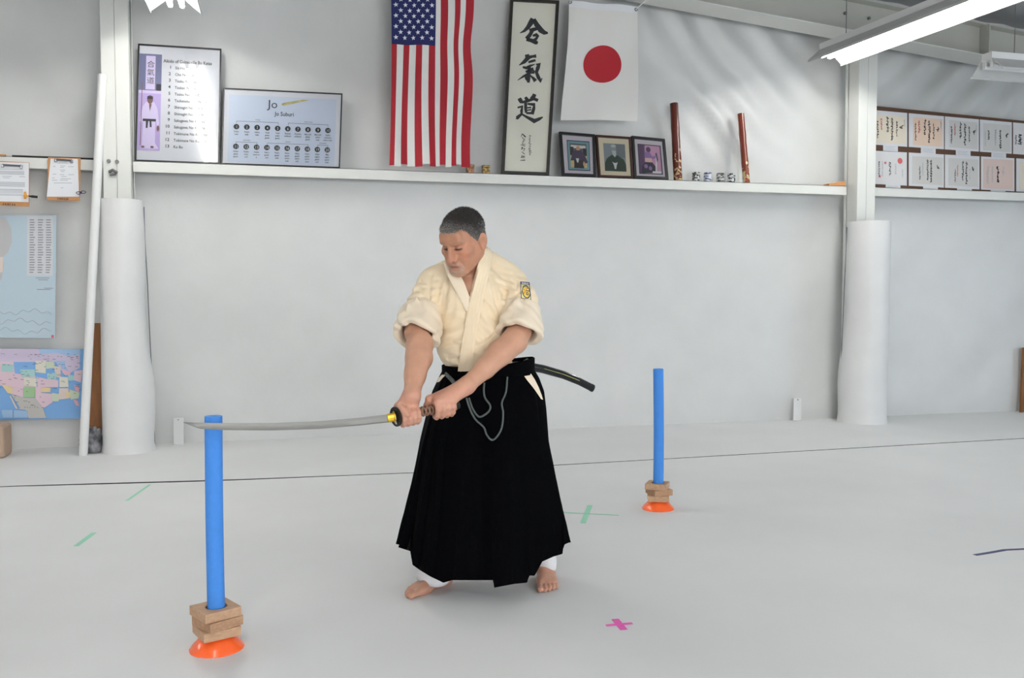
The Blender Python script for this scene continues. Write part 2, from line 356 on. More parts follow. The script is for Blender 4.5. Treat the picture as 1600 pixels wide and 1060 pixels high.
# poster with the list of kata
M['poster'] = mat('poster_paper', srgb(222, 224, 230), .5)
M['poster2'] = mat('poster_paper_blue', srgb(206, 216, 232), .5)
q = shelf_quad((216, 69), (346, 77), (343, 258), (211, 255), 8.17, 8.30)
t = thing('framed_poster', 'tall black-framed poster listing thirteen bo kata beside a portrait', 'poster', q(.5, 1))
b = MB(); q.plate(b, 0, 0, 1, 1, -.012, 0); b.build('backing', 'black', t)
b = MB(); q.frame(b, .012, 0, .014); b.build('frame', 'black', t)
b = MB(); q.plate(b, .015, .012, .985, .99, 0, .003); b.build('sheet', 'poster', t)
M['ph_lav'] = mat('photo_lavender', srgb(196, 178, 226), .5); M['ph_blue'] = mat('photo_slate', srgb(118, 122, 158), .5)
M['ph_wht'] = mat('photo_pale', srgb(222, 212, 240), .5); M['ph_skin'] = mat('photo_skin', srgb(132, 96, 92), .5); M['ph_dark'] = mat('photo_dark', srgb(48, 44, 62), .5)
b = MB(); s = q.sub(.02, .08, .285, .905)
s.plate(b, 0, 0, 1, 1, .003, .0045, 0); s.plate(b, 0, 0, 1, .38, .0045, .005, 1); s.plate(b, .3, .02, .72, .37, .005, .0055, 2); s.plate(b, 0, .38, 1, .41, .005, .0055, 2); s.plate(b, .78, .31, 1, .38, .005, .0058, 4)
P = lambda poly, mi, w=.0062: prism(b, poly, s, .0055, w, mi)
ell = lambda cx, cy, rx, ry, n=14: [(cx + rx * math.cos(2 * math.pi * k / n), cy + ry * math.sin(2 * math.pi * k / n)) for k in range(n)]
P([(.35, .5), (.7, .5), (.85, .56), (.95, .72), (.86, .76), (.78, .66), (.78, .92), (.95, .98), (.2, .98), (.25, .66), (.18, .72), (.08, .7), (.2, .55)], 2)
P(ell(.52, .475, .13, .045), 3, .0066); P([(.4, .44), (.64, .44), (.65, .47), (.39, .47)], 4, .0068); P([(.48, .52), (.6, .52), (.52, .6)], 3, .0066)
P([(.22, .675), (.8, .675), (.8, .7), (.22, .7)], 4, .0068); P([(.36, .7), (.46, .7), (.44, .77), (.36, .77)], 4, .0068); P([(.52, .7), (.6, .7), (.62, .76), (.54, .76)], 4, .0068)
P(ell(.9, .77, .06, .03), 3, .0066); P([(.14, .3), (.17, .3), (.15, .95), (.12, .95)], 3, .0068); P(ell(.25, .965, .08, .012), 3, .007); P(ell(.66, .965, .08, .012), 3, .007)
b.build('portrait_photo', ['ph_lav', 'ph_blue', 'ph_wht', 'ph_skin', 'ph_dark'], t)
b = MB()
for i, ch in enumerate('合氣道'): write(b, s, ch, .51, .135 + i * .085, .046, 'c', .0062)
write(b, q, 'Aikido of Gainesville Bo Katas', .305, .145, .0290, 'l', .0034, squeeze=.80, bold=.022)
KATA = ['Shi Ho Ne', 'Cho No Kun', 'Tsuisu No Kun', 'Tsuken Nunte', 'Tsuisu No Kun Dai', 'Tsukenaka Cho No Ei', 'Shimagiri No Kun Ichi', 'Shimagiri No Kun Ni', 'Sakugawa No Kun Ichi', 'Sakugawa No Kun Ni', 'Tokimune No Kun Ichi', 'Tokimune No Kun Ni', 'Ko Bo']
for i, k in enumerate(KATA):
    v = .196 + i * .0565
    write(b, q, str(i + 1), .395, v, .027, 'r', .0034, bold=.02); write(b, q, k, .445, v + .003, .0245, 'l', .0034, squeeze=.86, bold=.02)
b.build('lettering', 'ink', t)
b = MB(); q.plate(b, .015, .012, .985, .99, .008, .0095); b.build('glass', 'glass', t)

# wide poster with the twenty numbered discs
q = shelf_quad((349, 138), (535, 147), (531, 263), (346, 259), 8.16, 8.27)
t = thing('framed_poster', 'wide black-framed poster with twenty numbered black discs', 'poster', q(.5, 1))
b = MB(); q.plate(b, 0, 0, 1, 1, -.012, 0); b.build('backing', 'black', t)
b = MB(); q.frame(b, .009, 0, .014); b.build('frame', 'black', t)
b = MB(); q.plate(b, .01, .012, .99, .99, 0, .003); b.build('sheet', 'poster', t)
b = MB(); q.plate(b, .05, .08, .95, .97, .003, .0036); b.build('blue_field', 'poster2', t)
b = MB(); write(b, q, 'Jo', .37, .235, .076, 'l', .0045); write(b, q, 'Jo Suburi', .43, .335, .038, 'l', .0045, squeeze=.85, bold=.01)
SUB = ['Choku/tsuki', 'Kaeshi/tsuki', 'Ushiro/tsuki', 'Tsuki/gedan/gaeshi', 'Tsuki/jodan/gaeshi', 'Shomen/uchikomi', 'Renzoku/uchikomi', 'Men uchi/gedan/gaeshi', 'Men uchi/ushiro/tsuki', 'Gyaku/yokomen/ushiro tsuki',
       'Katate/gedan/gaeshi', 'Katate/toma/uchi', 'Katate/hachi no/ji', 'Hasso/gaeshi/uchi', 'Hasso/gaeshi/tsuki', 'Hasso/gaeshi/ushiro/tsuki', 'Hasso/gaeshi/ushiro/uchi', 'Hasso/gaeshi/ushiro/barai', 'Hidari/nagare/gaeshi/uchi', 'Migi/nagare/gaeshi/tsuki']
for (a, c, v, w_) in ((.115, .463, .425, 'TSUKI'), (.545, .885, .425, 'MEN UCHI'), (.115, .29, .70, 'KATATE'), (.375, .72, .70, 'HASSO'), (.80, .89, .70, 'NAGARE')):
    write(b, q, w_, (a + c) / 2, v - .015, .011, 'c', .0045)
    q.plate(b, a, v, c, v + .004, .0036, .0042); q.plate(b, a, v, a + .0025, v + .03, .0036, .0042); q.plate(b, c - .0025, v, c, v + .03, .0036, .0042)
for i in range(20):
    u = .115 + (i % 10) * .0856; v0 = .575 if i < 10 else .835
    for k, w_ in enumerate(SUB[i].split('/')): write(b, q, w_, u, v0 + k * .034, .0135, 'c', .0045, squeeze=.85, bold=.015)
b.build('lettering', 'ink', t)
for i in range(20):
    u = .115 + (i % 10) * .0856; v = .502 if i < 10 else .762
    d = MB(); prism(d, [(u + .0235 * math.cos(2 * math.pi * k / 20), v + .0235 * math.sin(2 * math.pi * k / 20) * q.w / q.h) for k in range(20)], q, .0036, .0042)
    o = d.build('number_disc', 'ink', t)
    d = MB(); write(d, q, str(i + 1), u, v + .019, .026, 'c', .0046, squeeze=.9); o2 = d.build('number', 'paper', o)
M['staff_a'] = mat('staff_olive', srgb(176, 178, 110), .5, col2=srgb(214, 196, 140), var=.1, vscale=30)
b = MB(); prism(b, [(.485, .175), (.495, .16), (.66, .105), (.72, .105), (.66, .13), (.505, .195), (.487, .19)], q, .0036, .0044); b.build('staff_picture', 'staff_a', t)
b = MB(); q.plate(b, .01, .012, .99, .99, .008, .0095); b.build('glass', 'glass', t)

# flag of stars and stripes hung by its short edge
M['flag_red'] = mat('flag_red', srgb(168, 22, 38), .7, bump=.05, bscale=300); M['flag_white'] = mat('flag_white', srgb(226, 226, 222), .7, bump=.05, bscale=300)
M['flag_blue'] = mat('flag_blue', srgb(24, 32, 92), .7, bump=.05, bscale=300); M['star'] = mat('star_white', srgb(225, 228, 238), .7)
q = Quad(on_y(610, -31, 8.10), on_y(737, -28, 8.10), on_y(737, 260, 8.05), on_y(608, 259, 8.05))
edges_v = np.array([-.0, .3, .55, .8, 1.0])
def flag_map(u, v, w=0.0):
    ww = .018 * math.sin(u * 17 + 1.5 * math.sin(v * 3)) * (.35 + .65 * v) + .02 * math.sin(v * 4 + u * 2)
    du = .018 * math.sin(v * 5.5 + 1) * u + .012 * math.sin(v * 3.1 + u * 9)
    if u > .5: du += (u - .5) * 2 * (.04 * math.exp(-((v - .55) / .25) ** 2) - .035 * math.exp(-((v - .35) / .12) ** 2) - .02 * max(0, v - .75) * 4)
    return q(u + du, v, ww + .03 + w)
t = thing('national_flag', 'red, white and blue flag with stars hung vertically above the shelf', 'flag', q(.5, 1))
VC = .355; NV = 40
stripe_u = [i / 13 for i in range(14)]
# stripes become a little narrower towards the folded right edge
su = [0, .062, .148, .228, .312, .39, .47, .545, .60, .68, .755, .82, .888, 1.0]
def strip(u0, u1, v0, v1, n=4, m=NV):
    b = MB(); vs = [flag_map(u0 + (u1 - u0) * i / n, v0 + (v1 - v0) * j / m) for j in range(m + 1) for i in range(n + 1)]
    k = len(vs); vs += [flag_map(u0 + (u1 - u0) * i / n, v0 + (v1 - v0) * j / m, -.0012) for j in range(m + 1) for i in range(n + 1)]
    f = [(j * (n + 1) + i, j * (n + 1) + i + 1, (j + 1) * (n + 1) + i + 1, (j + 1) * (n + 1) + i) for j in range(m) for i in range(n)]
    b.add(vs, f + [tuple(x + k for x in reversed(g)) for g in f]); return b
for i in range(13):
    strip(su[i], su[i + 1], VC if i < 7 else 0, 1.0 + .008 * math.sin(i * 2.2)).build('stripe', 'flag_red' if i % 2 == 0 else 'flag_white', t, True)
strip(0, su[7], 0, VC, 24, 24).build('canton', 'flag_blue', t, True)
for r in range(9):
    for c in range(6 if r % 2 == 0 else 5):
        uu = su[7] * (.09 + (r) * .103); vv = VC * (.07 + (c + (0 if r % 2 == 0 else .5)) * .165)
        b = MB(); pts = []
        for k in range(10):
            a = math.pi / 2 + math.pi * k / 5 + .1; R = .0235 if k % 2 == 0 else .0095
            pts.append((uu + R * math.cos(a) / q.w, vv - R * math.sin(a) / q.h))
        b.add([flag_map(u, v, .003) for u, v in pts] + [flag_map(uu, vv, .003)], [(k, (k + 1) % 10, 10) for k in range(10)]); b.build('star', 'star', t)

# calligraphy panel
M['scroll'] = mat('scroll_paper', srgb(214, 212, 198), .6, var=.06, vscale=3)
M['darkwood'] = mat('flecked_dark_frame', srgb(40, 34, 24), .45, var=.5, vscale=60, col2=srgb(20, 17, 12))
q = shelf_quad((797, -2), (873, 2), (857, 274), (783, 271), 8.16, 8.25)
q.c[2].z = ZG1 + .002; q.c[3].z = ZG1 + .002
t = thing('calligraphy_panel', 'tall dark-framed calligraphy panel with three brush-written characters', 'picture', q(.5, 1))
b = MB(); q.plate(b, 0, 0, 1, 1, -.012, 0); b.build('backing', 'darkwood', t)
b = MB(); q.frame(b, .028, 0, .022); b.build('frame', 'darkwood', t)
b = MB(); q.plate(b, .05, .012, .95, .99, 0, .003); b.build('sheet', 'scroll', t)
BW = 1.3
def brush(mb, mp, strokes, w=.0045):          # strokes: lists of (u, v, half width)
    for st in strokes:
        n = len(st); L = []; R = []
        for i in range(n):
            st = [(x_, y_, h_ * BW) for x_, y_, h_ in st] if i == 0 else st; a = st[max(i - 1, 0)]; c = st[min(i + 1, n - 1)]; dx, dy = c[0] - a[0], c[1] - a[1]; l = math.hypot(dx, dy) or 1
            L.append(mp(st[i][0] - dy / l * st[i][2], st[i][1] + dx / l * st[i][2], w)); R.append(mp(st[i][0] + dy / l * st[i][2], st[i][1] - dx / l * st[i][2], w))
        mb.add(L + R, [(i, i + 1, n + i + 1, n + i) for i in range(n - 1)])
# strokes traced in pixels of the photograph, mapped to the panel's own face through its corners
def px_map(px, py, w):
    p = on_y(px, py, 8.2); a, bb, c, d = q.c
    v = (a.z - p.z) / (a.z - d.z); l = a + (d - a) * v; r = bb + (c - bb) * v
    return q((p.x - l.x) / (r.x - l.x), v, w)
z1 = lambda L: [(790 + x * .1038, 10 + y * .1038, h) for x, y, h in L]
z2 = lambda L: [(790 + x * .1132, 80 + y * .1132, h) for x, y, h in L]
S1 = [z1([(430, 180, 3.2), (405, 225, 3.4), (350, 310, 2.6), (290, 365, 1.6), (225, 395, .3)]), z1([(440, 185, 2.2), (480, 270, 3.0), (545, 360, 3.4), (600, 400, 2.6), (650, 405, 1.2)]),
      z1([(370, 355, 1.6), (430, 345, 2.4), (485, 335, 1.8)]), z1([(420, 355, 2.0), (375, 430, 2.4), (325, 485, 2.4)]), z1([(325, 490, 2.2), (400, 512, 2.4), (470, 545, 2.6), (495, 555, 1.4)]),
      z1([(420, 440, 1.2), (480, 425, 2.2), (500, 440, 1.6), (470, 490, 1.7), (430, 508, 1.5)])]
S2 = [z2([(300, 45, 2.6), (310, 100, 2.8), (260, 150, 2.2), (190, 195, .4)]), z2([(330, 85, 2.2), (380, 75, 1.6), (430, 70, 2.2)]), z2([(320, 155, 1.2), (370, 140, 1.6), (420, 128, 1.4)]),
      z2([(240, 220, 1.2), (290, 235, 1.9), (345, 205, 1.5), (410, 185, .4)]), z2([(425, 190, 1.0), (465, 180, 2.6), (450, 235, 2.4), (430, 300, 1.9), (455, 370, 2.2), (490, 425, 2.2), (505, 380, .8)]),
      z2([(280, 290, 1.3), (330, 270, 1.8), (390, 250, 2.4)]), z2([(335, 215, 1.6), (325, 290, 2.3), (320, 370, 2.3), (315, 440, 1.6)]), z2([(310, 320, 1.6), (250, 350, 1.3), (165, 405, .3)]),
      z2([(350, 300, 1.4), (390, 300, 1.8), (400, 270, 1.2)]), z2([(345, 340, .8), (385, 380, 1.7), (415, 420, 2.4)]), z2([(270, 330, 1.1), (290, 390, 1.5), (320, 425, 1.2)])]
S3 = [z2([(185, 655, 2.2), (205, 690, 2.6), (220, 720, 1.8)]), z2([(270, 640, 1.6), (290, 670, 2.2), (300, 690, 2.0)]), z2([(400, 600, 2.2), (385, 635, 2.4), (345, 665, 1.6)]), z2([(215, 715, 1.4), (300, 695, 1.8), (385, 665, 1.9), (445, 690, 2.0)]),
      z2([(275, 720, 1.9), (272, 800, 1.7), (278, 860, 1.4)]), z2([(300, 735, 1.2), (390, 745, 2.2), (385, 800, 1.9), (360, 880, 2.0)]), z2([(290, 790, .9), (350, 785, 1.0)]), z2([(290, 825, .8), (350, 815, .9)]), z2([(280, 862, 1.3), (360, 865, 1.4)]),
      z2([(160, 785, 1.0), (225, 770, 1.9), (215, 830, 1.7), (215, 875, 1.5), (150, 930, 2.3), (140, 925, 1.8)]), z2([(215, 875, 1.0), (290, 920, 1.6), (390, 975, 2.8), (460, 945, 1.9), (508, 920, .7)])]
for S_ in (S1, S2, S3): b = MB(); brush(b, px_map, S_); b.build('brush_character', 'ink', t)
b = MB(); z3 = lambda L: [(790 + x * .0849, 190 + y * .0849, h) for x, y, h in L]
rr = random.Random(5)
sig = [[(300, 235, .5), (270, 290, .25)], [(300, 240, .5), (355, 300, .8)], [(290, 300, .4), (330, 345, .3)], [(345, 330, .3), (300, 380, .4), (345, 370, .3)], [(310, 380, .4), (290, 430, .45), (350, 430, .3)], [(260, 440, .3), (345, 465, .5)],
       [(290, 480, .6), (280, 530, .5)], [(290, 500, .4), (335, 510, .5), (310, 560, .3)], [(280, 570, .4), (335, 615, .4)], [(285, 630, .4), (275, 680, .4)], [(260, 680, .3), (335, 650, .5), (330, 685, .4)], [(250, 730, .3), (340, 722, .6)], [(310, 640, .3), (305, 690, .3)]]
for i in range(14):
    y = 270 + i * 27; sig.append([(rr.uniform(400, 430), y, .25), (rr.uniform(440, 465), y + rr.uniform(-12, 12), .3)]); sig.append([(rr.uniform(415, 440), y - 8, .2), (rr.uniform(415, 440), y + 14, .25)])
brush(b, px_map, [z3(L) for L in sig]); b.build('signature_writing', 'ink', t)

# white flag with the red disc
M['thin_white'] = mat('thin_white_cloth', srgb(226, 224, 220), .6, bump=.04, bscale=200); M['sun_red'] = mat('red_disc_cloth', srgb(176, 18, 34), .6, bump=.04, bscale=200)
q = Quad(on_y(889, 1, 8.14), on_y(997, 10, 8.14), on_y(996, 190, 8.12), on_y(877, 188, 8.12))
def jmap(u, v, w=0.0):
    return q(u + .012 * math.sin(v * 4), v + .02 * u * (1 - u) * math.cos(3 * v), w + .014 * math.sin(u * 11 + v * 2.5) * (1 - v * .4) + .012 * math.sin(v * 6 + u * 3))
t = thing('white_flag', 'white flag with a single red disc beside the calligraphy panel', 'flag', q(.5, 1))
def jstrip(v0, v1, n=30, m=40, w=0.0):
    b = MB(); vs = [jmap(i / n, v0 + (v1 - v0) * j / m, w) for j in range(m + 1) for i in range(n + 1)]; k = len(vs); vs += [jmap(i / n, v0 + (v1 - v0) * j / m, w - .0012) for j in range(m + 1) for i in range(n + 1)]
    f = [(j * (n + 1) + i, j * (n + 1) + i + 1, (j + 1) * (n + 1) + i + 1, (j + 1) * (n + 1) + i) for j in range(m) for i in range(n)]; b.add(vs, f + [tuple(x + k for x in reversed(g)) for g in f]); return b
jstrip(0, 1).build('cloth', 'thin_white', t, True)
jstrip(0, .055, m=3, w=.0015).build('header_band', 'paper', t, True)
b = MB(); cu, cv, R = .505, .515, .262; n = 40
vs = [jmap(cu, cv, .003)]; fs = []
for r in range(1, 7):
    for k in range(n):
        a = 2 * math.pi * k / n; vs.append(jmap(cu + R * r / 6 * math.cos(a), cv + R * r / 6 * math.sin(a) * q.w / q.h * 1.0, .003))
    if r == 1: fs += [(0, 1 + (k + 1) % n, 1 + k) for k in range(n)]
    else: fs += [(1 + (r - 2) * n + k, 1 + (r - 2) * n + (k + 1) % n, 1 + (r - 1) * n + (k + 1) % n, 1 + (r - 1) * n + k) for k in range(n)]
b.add(vs, fs); b.build('red_disc', 'sun_red', t, True)
for (u, v) in ((.015, .015), (.975, .025)):
    b = MB(); p = jmap(u, v, .004); b.tube([p + Vector((.013 * math.cos(a), -.001, .013 * math.sin(a))) for a in np.linspace(0, 2 * math.pi, 13)], .005, 6); b.build('grommet', 'bolt', t)
b = MB(); p = jmap(.975, .025, .006); b.tube([p, p + Vector((.05, 0, .05)), p + Vector((.30, .0, .25)), p + Vector((.42, .0, rz(p.x + .42) - p.z))], .005, 6); b.build('cord', 'white', t)
b = MB(); p = jmap(.015, .015, .006); b.tube([p, p + Vector((-.02, 0, rz(p.x) - p.z))], .005, 6); b.build('cord', 'white', t)

# three framed photographs on the shelf
M['mat_white'] = mat('white_mount', srgb(212, 206, 214), .6); M['mat_cream'] = mat('cream_mount', srgb(226, 216, 190), .6); M['frame_red'] = mat('dark_red_brown_frame', srgb(56, 26, 18), .35)
pc = {k: mat('photo_' + k, srgb(*v), .5) for k, v in dict(teal=(120, 168, 180), yellow=(214, 196, 140), robe=(74, 62, 92), robe2=(52, 38, 40), skin=(212, 160, 124), white=(224, 224, 226), grey=(142, 152, 160), grey2=(116, 126, 132), green=(36, 62, 46), face=(150, 158, 158), beard=(196, 202, 200), plum=(92, 62, 104), pink=(206, 160, 190), lil=(150, 120, 180), dk=(34, 26, 46), peach=(228, 190, 186), room=(96, 104, 98)).items()}
M.update({'pc_' + k: v for k, v in pc.items()})
def photo_frame(c, label, fmat, mount, keys, shapes, border=.028, inner=(.10, .09, .90, .91)):
    q = shelf_quad(*c, 8.16, 8.26)
    t = thing('photo_frame', label, 'picture', q(.5, 1), group='framed photographs on the shelf')
    b = MB(); q.plate(b, 0, 0, 1, 1, -.01, 0); b.build('backing', 'black', t)
    b = MB(); q.frame(b, border, 0, .018); b.build('frame', fmat, t, bevel=.003)
    b = MB(); q.plate(b, border / q.w * .9, border / q.h * .9, 1 - border / q.w * .9, 1 - border / q.h * .9, 0, .004); b.build('mount', mount, t)
    s = q.sub(*inner, .004); b = MB()
    for i, (k, poly) in enumerate(shapes): prism(b, poly, s, 0, .0006 + .0004 * i, keys.index(k))
    b.build('photograph', ['pc_' + k for k in keys], t)
    b = MB(); q.plate(b, border / q.w, border / q.h, 1 - border / q.w, 1 - border / q.h, .0125, .014); b.build('glass', 'glass', t)
R_ = lambda a, b_, c, d: [(a, b_), (c, b_), (c, d), (a, d)]
photo_frame(((873, 206.5), (929, 211), (931, 277), (878, 274.5)), 'black-framed photo of a person in a dark robe before a bright room', 'black', 'mat_white', ['dk', 'teal', 'yellow', 'room', 'white', 'skin', 'robe', 'robe2'],
    [('dk', R_(0, 0, 1, 1)), ('teal', R_(.03, .03, .97, .97)), ('yellow', R_(.12, .3, .86, .9)), ('room', R_(.12, .1, .86, .45)), ('white', R_(.16, .16, .82, .26)), ('robe2', R_(.12, .22, .28, .5)), ('robe2', R_(.7, .25, .86, .5)), ('skin', ell(.48, .27, .085, .09)),
     ('robe', [(.34, .33), (.62, .33), (.78, .5), (.9, .72), (.76, .76), (.7, .66), (.72, .92), (.26, .92), (.3, .66), (.12, .68), (.22, .42)]), ('robe2', R_(.28, .66, .7, .92)), ('skin', ell(.72, .78, .05, .08)), ('white', [(.36, .6), (.5, .6), (.46, .74), (.4, .74)])], inner=(.20, .17, .84, .86))
photo_frame(((930, 211.5), (985, 215), (989, 279), (935, 277)), 'dark red frame with an old portrait of a white-bearded person in a dark robe', 'frame_red', 'mat_cream', ['grey', 'grey2', 'green', 'face', 'beard', 'white'],
    [('grey', R_(0, 0, 1, 1)), ('grey2', R_(.55, 0, 1, .5)), ('green', [(.34, .42), (.62, .42), (.9, .56), (1, .75), (1, 1), (0, 1), (.02, .72), (.12, .55)]), ('face', ell(.46, .2, .13, .15)), ('beard', [(.37, .26), (.57, .26), (.57, .42), (.5, .5), (.42, .42)]), ('beard', ell(.46, .09, .12, .05)),
     ('white', [(.36, .66), (.44, .7), (.54, .7), (.62, .66), (.56, .78), (.52, .92), (.46, .92), (.43, .78)])], border=.022, inner=(.20, .18, .82, .84))
photo_frame(((986, 213), (1038, 218), (1044, 281), (990, 279)), 'black-framed purple photo of a person holding out a sword', 'black', 'mat_white', ['dk', 'pink', 'plum', 'lil', 'peach', 'white'],
    [('dk', R_(0, 0, 1, 1)), ('pink', R_(.03, .03, .95, .97)), ('plum', [(.03, .03), (.3, .03), (.25, .97), (.03, .97)]), ('plum', ell(.45, .17, .1, .09)), ('lil', [(.3, .26), (.5, .26), (.6, .4), (.8, .34), (.82, .4), (.6, .5), (.56, .62), (.28, .62)]), ('peach', R_(.28, .46, .58, .6)),
     ('dk', [(.26, .6), (.58, .6), (.72, .75), (.72, .95), (.1, .97), (.14, .75)]), ('lil', ell(.3, .74, .08, .07)), ('lil', ell(.48, .8, .07, .07)), ('white', [(.76, .3), (.8, .3), (.74, .95), (.68, .95)]), ('plum', [(.74, .28), (.8, .26), (.84, .5), (.78, .6)]), ('white', R_(.56, .9, .93, .97))], inner=(.17, .17, .86, .88))

# lacquered bamboo tubes, cups and small boxes
def lacquer(name, base, gold, loc):
    m = mat(name, base, .25, coat=.4); nt = m.node_tree; bs = nt.nodes['Principled BSDF']
    tc = nt.nodes.new('ShaderNodeTexCoord'); n = nt.nodes.new('ShaderNodeTexNoise'); n.inputs['Scale'].default_value = 28; n.inputs['Detail'].default_value = 3
    sp = nt.nodes.new('ShaderNodeSeparateXYZ'); nt.links.new(tc.outputs['Object'], n.inputs[0]); nt.links.new(tc.outputs['Generated'], sp.inputs[0])
    mr = nt.nodes.new('ShaderNodeMapRange'); mr.inputs[1].default_value = loc[0]; mr.inputs[2].default_value = loc[1]; mr.inputs[3].default_value = 0; mr.inputs[4].default_value = .28; nt.links.new(sp.outputs[2], mr.inputs[0])
    ad = nt.nodes.new('ShaderNodeMath'); ad.operation = 'ADD'; nt.links.new(n.outputs[0], ad.inputs[0]); nt.links.new(mr.outputs[0], ad.inputs[1])
    gt = nt.nodes.new('ShaderNodeMath'); gt.operation = 'GREATER_THAN'; gt.inputs[1].default_value = .79; nt.links.new(ad.outputs[0], gt.inputs[0])
    mx = nt.nodes.new('ShaderNodeMix'); mx.data_type = 'RGBA'; mx.inputs[6].default_value = (*base, 1); mx.inputs[7].default_value = (*gold, 1); nt.links.new(gt.outputs[0], mx.inputs[0]); nt.links.new(mx.outputs[2], bs.inputs['Base Color'])
    return m
M['lacq1'] = lacquer('dark_red_lacquer', srgb(98, 34, 22), srgb(190, 160, 116), (.62, .15)); M['lacq2'] = lacquer('red_brown_lacquer', srgb(132, 58, 38), srgb(200, 176, 130), (.5, .1))
def bamboo(top, bot, wpx, label, m):
    pb = on_y(*bot, 8.2); pb.z = ZG1 + .001; pt = on_y(*top, 8.28); r = wpx / 2 * 8.95 / F
    t = thing('bamboo_tube', label, 'tube', pb, group='lacquered tubes on the shelf'); b = MB(); n = 10
    pts = [pb + (pt - pb) * (i / n) for i in range(n + 1)]
    rad = [r * (1.02 - .08 * i / n) + (.0025 if i in (3, 7) else 0) for i in range(n + 1)]
    pb2 = pts[0].copy(); b.tube(pts, rad, 20, cap=True); b.build('shaft', m, t, True, angle=50)
    b = MB(); d = (pt - pb).normalized(); b.tube([pt + d * .0005, pt + d * .0012], [r * .72, r * .72], 20); b.build('dark_mouth', 'ink', t)
bamboo((1053, 162), (1059.5, 281), 13.5, 'taller dark red lacquered tube with gold pattern leaning beside the photo frames', 'lacq1')
bamboo((1157.5, 178), (1166.5, 286), 11, 'thinner red-brown lacquered tube leaning right of the small cups', 'lacq2')
def cup_mat(name, c, thr, seed):
    m = mat(name, srgb(206, 208, 208), .25); nt = m.node_tree; bs = nt.nodes['Principled BSDF']; tc = nt.nodes.new('ShaderNodeTexCoord'); mp = nt.nodes.new('ShaderNodeMapping'); mp.inputs['Location'].default_value = (seed, seed * 2, 0); mp.inputs['Scale'].default_value = (1, 1, 2.2)
    n = nt.nodes.new('ShaderNodeTexNoise'); n.inputs['Scale'].default_value = 26; n.inputs['Detail'].default_value = 2; nt.links.new(tc.outputs['Object'], mp.inputs[0]); nt.links.new(mp.outputs[0], n.inputs[0])
    r = nt.nodes.new('ShaderNodeValToRGB'); r.color_ramp.interpolation = 'CONSTANT'; r.color_ramp.elements[0].color = (*srgb(206, 208, 208), 1); r.color_ramp.elements[1].position = thr; r.color_ramp.elements[1].color = (*c, 1)
    e = r.color_ramp.elements.new(min(.95, thr + .12)); e.color = (*srgb(130, 132, 126), 1)
    nt.links.new(n.outputs[0], r.inputs[0]); nt.links.new(r.outputs[0], bs.inputs['Base Color']); return m
for i, (px, py, c, lab) in enumerate(((1087.5, 285, (36, 36, 36), 'small white cup with black brush pattern nearest the tall tube'), (1105.5, 286, (50, 84, 160), 'small white cup with a blue and black pattern'), (1125.5, 287, (70, 70, 60), 'small white cup with grey pattern, third along the shelf'), (1142.5, 288, (20, 20, 22), 'small white cup with bold black bands, fourth along the shelf'))):
    p = on_y(px, py, 8.2); p.z = ZG1; M['cup%d' % i] = cup_mat('cup_glaze_%d' % i, srgb(*c), .5, i * 3.1)
    b = MB(); r = .039; b.lathe([(.001, 0), (r * .88, 0), (r * .9, .006), (r, .02), (r, .092), (r - .005, .094), (r - .007, .09), (r - .008, .012), (.001, .01)], (0, 0, 0), 24)
    o = b.build('tea_cup', 'cup%d' % i, None, True, angle=40); o.location = p; tag(o, lab, 'cup', 'small patterned cups on the shelf')
M['goldbox'] = mat('gold_pattern_tin', srgb(176, 150, 82), .35, metal=.4, var=.6, vscale=45, col2=srgb(60, 40, 34)); M['goldbox2'] = mat('copper_pattern_tin', srgb(190, 150, 104), .35, metal=.3, var=.6, vscale=50, col2=srgb(96, 40, 28))
for (px, m, lab) in ((734.5, 'goldbox2', 'tiny copper and cream patterned tin half behind the striped flag'), (759, 'goldbox', 'tiny gold patterned tin standing alone beside the calligraphy panel')):
    p = on_y(px, 268, 8.19); p.z = ZG1; t = thing('small_tin', lab, 'tin', p, group='tiny patterned tins on the shelf')
    b = MB(); b.box((p.x - .034, p.y - .03, p.z), (p.x + .034, p.y + .03, p.z + .06)); b.build('body', m, t, bevel=.004)
    b = MB(); b.box((p.x - .036, p.y - .032, p.z + .06), (p.x + .036, p.y + .032, p.z + .082)); b.build('lid', m, t, bevel=.004)
p = on_y(1303, 289, 8.2); b = MB(); z = ZG1
b.hexa([(p.x - .09, 8.15, z), (p.x + .1, 8.15, z), (p.x + .1, 8.25, z), (p.x - .09, 8.25, z), (p.x - .09, 8.15, z + .025), (p.x + .1, 8.15, z + .055), (p.x + .1, 8.25, z + .055), (p.x - .09, 8.25, z + .025)])
tag(b.build('wooden_wedge', 'tan', bevel=.004), 'small tan wooden wedge at the right end of the shelf', 'block')

